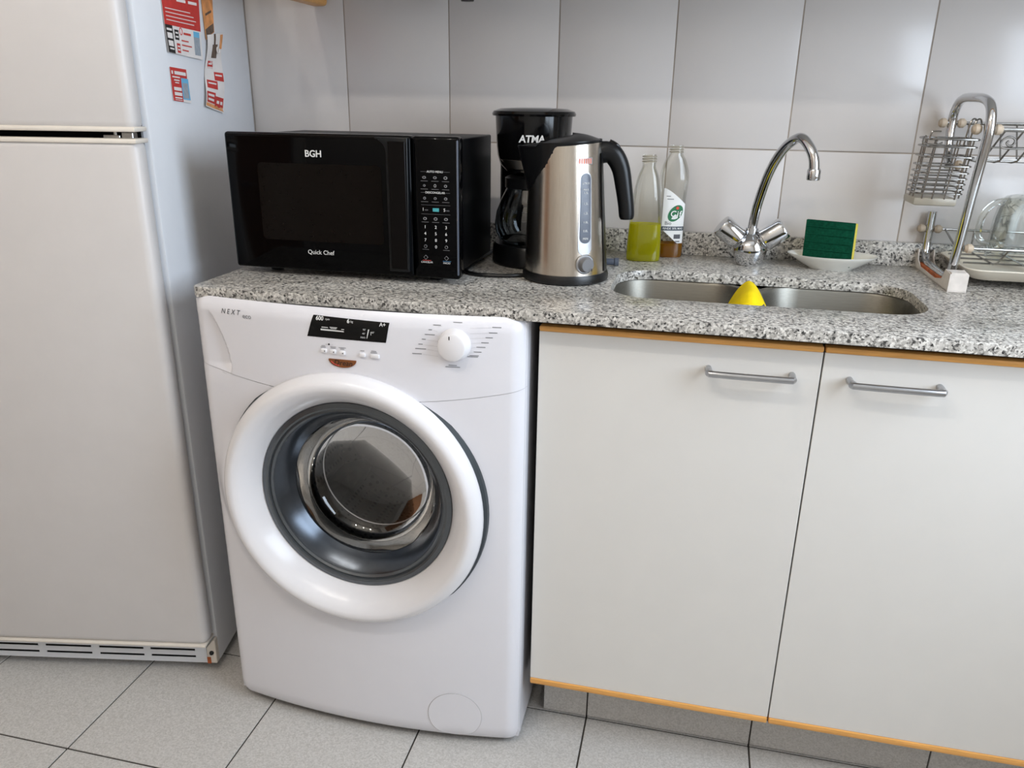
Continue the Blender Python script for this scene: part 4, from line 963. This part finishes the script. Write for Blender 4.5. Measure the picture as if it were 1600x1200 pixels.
pts = cr([FC+Vector(p) for p in sp_], 6)
obj('spout', B().tube(pts, 0.0098, 16), 'chrome', ta, label='curved swan-neck spout')
e0 = FC+Vector((0.0918, -0.1172, 0.213)); obj('aerator', B().lathe([(0.0, 0.0), (0.0118, 0.0), (0.0125, 0.002), (0.0125, 0.018), (0.0105, 0.021)], tuple(e0-Vector((0, 0, 0.024))), (0.0, 0.0, 1), 24), 'chrome', ta)

# ------------------------------------------------------------------ dish with sponge
PC = Vector((1.1085, -0.092, ZC))
tag(obj('sponge_dish', B().lathe([(0.0, 0.0), (0.042, 0.0), (0.046, 0.003), (0.062, 0.012), (0.078, 0.022), (0.0885, 0.0285), (0.0895, 0.0305), (0.0875, 0.0305), (0.074, 0.0245), (0.055, 0.0135), (0.043, 0.007), (0.0, 0.006)], tuple(PC), (0, 0, 1), 56, sy=0.62), 'ceramic'), 'white oval ceramic dish holding the green sponge behind the sink', 'dish')
sg = thing('sponge', 'green and yellow scouring sponge standing upright in white dish', 'sponge', (1.098, -0.094, ZC+0.0085))
a = math.radians(-22); sx_ = Vector((math.cos(a), math.sin(a), 0)); sy_ = Vector((-sx_.y, sx_.x, 0)); tl = Vector((0, 0.12, 1)).normalized(); so = Vector((1.0965, -0.103, ZC+0.0095))
def sbox(y0, y1, bev, z1=0.089):
    b = B(); b.box((-0.0485, y0, 0), (0.0485, y1, z1), bev, 2)
    for v in b.bm.verts: v.co = so+sx_*(v.co.x+0.035*0.02*v.co.z)+sy_*v.co.y+tl*v.co.z
    return b
obj('scouring_pad', sbox(-0.004, 0.005, 0.0012), 'scour_green', sg, label='dark green scouring pad'); obj('foam', sbox(0.005, 0.026, 0.002, 0.086), 'foam_yellow', sg, label='pale yellow foam')
# ridges pressed into the pad
for k in range(5):
    z = 0.014+k*0.0155
    obj('ridge', B().tube([so+sx_*x-sy_*0.0042+tl*z for x in (-0.046, -0.02, 0.0, 0.02, 0.046)], 0.0014, 5), 'scour_green', sg)

# ------------------------------------------------------------------ yellow cloth over the sink divider
def cl(u, v):
    # bulky folded cloth: arch over the divider, its front fold closed
    s = (u-0.5)*2; y = -0.420+0.130*v; k = math.sqrt(max(0.0, 1-(1-v/0.5)**2)) if v < 0.5 else 1.0
    x = XD-0.010+s*0.054*(0.96+0.04*math.sin(v*5))
    z = 0.8275+(0.0865*(1-abs(s)**1.75))*k+0.0008*math.sin(v*9+s*3)*k
    return Vector((x, y, z))
b = B(); b.grid(cl, 36, 24)
N = 36
for v in (0, 1):
    for k in range(N):
        p, q = cl(k/N, v), cl((k+1)/N, v)
        for j in range(4):
            f0, f1 = j/4, (j+1)/4
            def dn(w, f): return Vector((w.x, w.y-(0.006 if v == 0 else -0.006)*math.sin(f*PI/2), w.z+(0.8275-w.z)*f))
            if p.z-0.8275 < 1e-4 and q.z-0.8275 < 1e-4: continue
            b.raw([dn(p, f0), dn(q, f0), dn(q, f1), dn(p, f1)], [(0, 1, 2, 3)])
bmesh.ops.remove_doubles(b.bm, verts=b.bm.verts, dist=1e-5)
tag(obj('dish_cloth', b, 'cloth_yellow', ang=1.0), 'bright yellow cloth draped over the divider between the sink bowls', 'cloth')

# ------------------------------------------------------------------ dish rack
RX = 1.305; RX2 = 1.735
rk = thing('dish_rack', 'two-tier chrome dish rack with white drip tray on the right of the countertop', 'dish rack', (1.52, -0.14, ZC))
side = [(-0.018, 1.028), (-0.017, 0.985), (-0.020, 0.950), (-0.034, 0.930), (-0.062, 0.9235), (-0.13, 0.9225), (-0.185, 0.9235), (-0.208, 0.935), (-0.218, 0.965), (-0.240, 1.08), (-0.259, 1.17), (-0.262, 1.205), (-0.245, 1.234), (-0.205, 1.247), (-0.14, 1.250), (-0.082, 1.249), (-0.048, 1.238), (-0.032, 1.212), (-0.036, 1.175), (-0.050, 1.140), (-0.066, 1.122)]
for x in (RX, RX2):
    o = obj('side_frame', B().tube(cr([(x, y, z) for y, z in side], 5), 0.0085, 14), 'chrome', rk, label='bent chrome tube side frame')
    # plastic foot trough
    s = -1 if x == RX else 1
    b = B(); x0, x1 = x-0.016, x+0.016
    b.box((x0, -0.265, ZC), (x1, -0.010, ZC+0.003), 0.001, 1)
    prof = [(-0.265, ZC), (-0.265, ZC+0.034), (-0.232, ZC+0.037), (-0.215, ZC+0.016), (-0.17, ZC+0.008), (-0.06, ZC+0.009), (-0.035, ZC+0.02), (-0.028, ZC+0.04), (-0.010, ZC+0.04), (-0.010, ZC)]
    for xa, xb in ((x0, x0+0.002), (x1-0.002, x1)):
        b.prism(prof, lambda p, xa=xa: (xa, p[0], p[1]), lambda p, xb=xb: (xb, p[0], p[1]))
    b.box((x0+0.002, -0.265, ZC+0.003), (x1-0.002, -0.263, ZC+0.034)); b.box((x0+0.002, -0.234, ZC+0.003), (x1-0.002, -0.232, ZC+0.036)); b.box((x0+0.002, -0.265, ZC+0.034), (x1-0.002, -0.232, ZC+0.0365))
    ft = obj('foot_trough', b, 'rack_foot', rk, smooth=False, label='whitish plastic foot trough')
    obj('rust_deposit', B().box((x0+0.0025, -0.20, ZC+0.0032), (x1-0.0025, -0.030, ZC+0.0135), 0.0006, 1), 'rust', ft, smooth=False, label='rusty residue in the trough')
def knobs(pts_, parent, r=0.0085):
    for p in pts_: obj('rubber_cap', B().lathe([(0, -0.008), (r*0.6, -0.0075), (r, -0.003), (r, 0.003), (r*0.6, 0.0075), (0, 0.008)], p, (1, 0, 0), 14), 'rubber_beige', parent)
# upper shelf of wire
def wire(name, pts_, r, parent): return obj(name, B().tube(pts_, r, 8 if r > 0.002 else 6), 'wire', parent)
wire('upper_shelf_rail', [(RX+0.008, -0.250, 1.197), (RX2-0.008, -0.250, 1.197)], 0.0036, rk)
wire('upper_shelf_rail', [(RX-0.012, -0.034, 1.203), (RX2-0.008, -0.034, 1.203)], 0.0032, rk)
for y, z in ((-0.165, 1.1395), (-0.115, 1.1395), (-0.215, 1.166)): wire('upper_long_wire', [(RX+0.012, y, z), (RX2-0.01, y, z)], 0.0021 if z < 1.15 else 0.0016, rk)
for k in range(14):
    x = RX+0.03+k*0.0288
    wire('upper_cross_wire', [(x, -0.250, 1.197), (x-0.008, -0.185, 1.1415), (x-0.010, -0.165, 1.1375), (x-0.010, -0.115, 1.1375), (x-0.008, -0.095, 1.1415), (x, -0.034, 1.203)], 0.0017, rk)
sc_ = cr([(1.375, -0.2555, 1.1665), (1.338, -0.2555, 1.1665), (1.3295, -0.2555, 1.171), (1.331, -0.2555, 1.180), (1.340, -0.2555, 1.1855), (1.3495, -0.2555, 1.182), (1.350, -0.2555, 1.174), (1.343, -0.2555, 1.1705), (1.338, -0.2555, 1.175), (1.341, -0.2555, 1.179)], 5)
wire('scroll_wire', [Vector((1.60, -0.2555, 1.1665))]+sc_, 0.0018, rk)
knobs([(RX-0.017, -0.034, 1.203), (RX+0.017, -0.034, 1.203), (RX-0.017, -0.250, 1.197), (RX+0.017, -0.250, 1.197), (RX+0.017, -0.066, 1.125)], rk, 0.0092)
# lower shelf of wire
wire('lower_shelf_rail', [(RX+0.010, -0.225, 0.986), (RX2-0.008, -0.225, 0.986)], 0.0028, rk)
wire('lower_shelf_rail', [(RX+0.008, -0.018, 0.992), (RX2-0.008, -0.018, 0.992)], 0.0024, rk)
wire('lower_end_wire', cr([(RX+0.03, -0.225, 0.986), (RX+0.026, -0.14, 0.972), (RX+0.03, -0.018, 0.992)], 6), 0.002, rk)
for k in range(7):
    x = RX+0.086+k*0.055
    wire('lower_cross_wire', [(x, -0.225, 0.986), (x-0.008, -0.205, 0.9585), (x-0.010, -0.19, 0.953), (x-0.010, -0.05, 0.953), (x-0.004, -0.03, 0.965), (x, -0.018, 0.992)], 0.0018, rk)
for y in (-0.17, -0.12, -0.07): wire('lower_long_wire', [(RX+0.03, y, 0.9505), (RX2-0.03, y, 0.9505)], 0.0018, rk)
knobs([(RX-0.016, -0.018, 0.992), (RX+0.016, -0.018, 0.992), (RX+0.018, -0.225, 0.986)], rk, 0.0085)
# drip tray
b = B(); R = []
for (i, z, r) in ((0.0, 0.9480, 0.03), (0.003, 0.9482, 0.03), (0.006, 0.944, 0.028), (0.022, 0.9285, 0.024), (0.03, 0.9265, 0.02)):
    R.append([b.bm.verts.new((x, y, z)) for x, y in rrect(RX+0.022+i, -0.232+i, RX2-0.022-i, -0.022-i, r, 5)])
R2 = []
for (i, z, r) in ((0.0, 0.9462, 0.03), (0.004, 0.942, 0.028), (0.020, 0.9265, 0.024), (0.03, 0.9245, 0.02)):
    R2.append([b.bm.verts.new((x, y, z)) for x, y in rrect(RX+0.022+i, -0.232+i, RX2-0.022-i, -0.022-i, r, 5)])
for Q in (R, R2):
    for A, D in zip(Q, Q[1:]):
        for i in range(len(A)): b.bm.faces.new((A[i], A[(i+1) % len(A)], D[(i+1) % len(A)], D[i]))
    b.bm.faces.new(Q[-1])
for i in range(len(R[0])): b.bm.faces.new((R[0][i], R[0][(i+1) % len(R[0])], R2[0][(i+1) % len(R[0])], R2[0][i]))
obj('drip_tray', b, 'tray_plastic', rk, label='cream plastic drip tray')
# cutlery basket hooked on the left side
bx0, bx1, by0, by1 = 1.233, 1.312, -0.150, -0.070
cb = thing('cutlery_basket', 'small wire cutlery basket with white plastic bottom hooked on the dish rack', 'basket', ((bx0+bx1)/2, (by0+by1)/2, 1.052))
b = B().box((bx0-0.002, by0-0.002, 1.053), (bx1-0.004, by1+0.002, 1.068), 0.004, 2)
obj('plastic_bottom', b, 'plastic_milk', cb)
for k, z in enumerate((1.076, 1.0845, 1.094, 1.104, 1.1145, 1.127, 1.1435, 1.162, 1.176)):
    o_ = 0.003*(z-1.076)/0.1
    obj('wire_hoop', B().tube([(x+(z-1.07)*0.08, y, z) for x, y in rrect(bx0, by0-o_, bx1+0.004+o_, by1+o_, 0.008, 3)], 0.0017 if k < 8 else 0.0022, 6, closed=True), 'wire', cb)
for x in (bx0+0.012, bx0+0.030, bx0+0.052, bx0+0.070):
    for y in (by0-0.001, by1+0.001): wire('upright_wire', [(x, y, 1.066), (x+0.009, y, 1.178)], 0.0015, cb)
for y in (by0+0.022, by0+0.048):
    for x in (bx0+0.001, bx1+0.004): wire('upright_wire', [(x, y, 1.066), (x+0.008, y, 1.178)], 0.0015, cb)
for y in (by0+0.025, by0+0.055): wire('hook', cr([(bx1+0.004, y, 1.160), (bx1+0.006, y, 1.186), (bx1+0.010, y, 1.209), (bx1+0.018, y+0.006, 1.212), (bx1+0.022, y+0.010, 1.205)], 4), 0.0017, cb)
wire('hook', cr([(bx0+0.006, by0-0.004, 1.176), (bx0+0.008, by0-0.004, 1.188), (bx0+0.012, by0-0.004, 1.190), (bx0+0.024, by0-0.004, 1.190)], 4), 0.0016, cb)
wire('front_loop', cr([(bx0, by0-0.003, 1.182), (bx0-0.004, by0-0.003, 1.175), (bx0-0.002, by0-0.003, 1.168), (bx0+0.02, by0-0.003, 1.166), (bx0+0.03, by0-0.003, 1.170)], 4), 0.0016, cb)
# glass jug upside down on the lower shelf
JC = Vector((1.449, -0.135, 0.9555))
jg = thing('glass_jug', 'clear glass mug standing upside down on the dish rack', 'mug', tuple(JC))
obj('bowl', B().lathe([(0.064, 0.0), (0.066, 0.002), (0.0655, 0.02), (0.064, 0.075), (0.060, 0.103), (0.050, 0.118), (0.035, 0.122), (0.0, 0.122), (0.0, 0.115), (0.034, 0.115), (0.047, 0.111), (0.056, 0.098), (0.060, 0.074), (0.0615, 0.02), (0.062, 0.002), (0.064, 0.0)], tuple(JC), (0, 0, 1), 44), 'clear_glass', jg)
hdv = Vector((-0.97, -0.22, 0))
obj('handle', B().tube(cr([JC+hdv*0.050+Vector((0, 0, 0.112)), JC+hdv*0.075+Vector((0, 0, 0.108)), JC+hdv*0.093+Vector((0, 0, 0.088)), JC+hdv*0.098+Vector((0, 0, 0.058)), JC+hdv*0.090+Vector((0, 0, 0.036)), JC+hdv*0.062+Vector((0, 0, 0.030))], 5), 0.006, 10), 'clear_glass', jg)
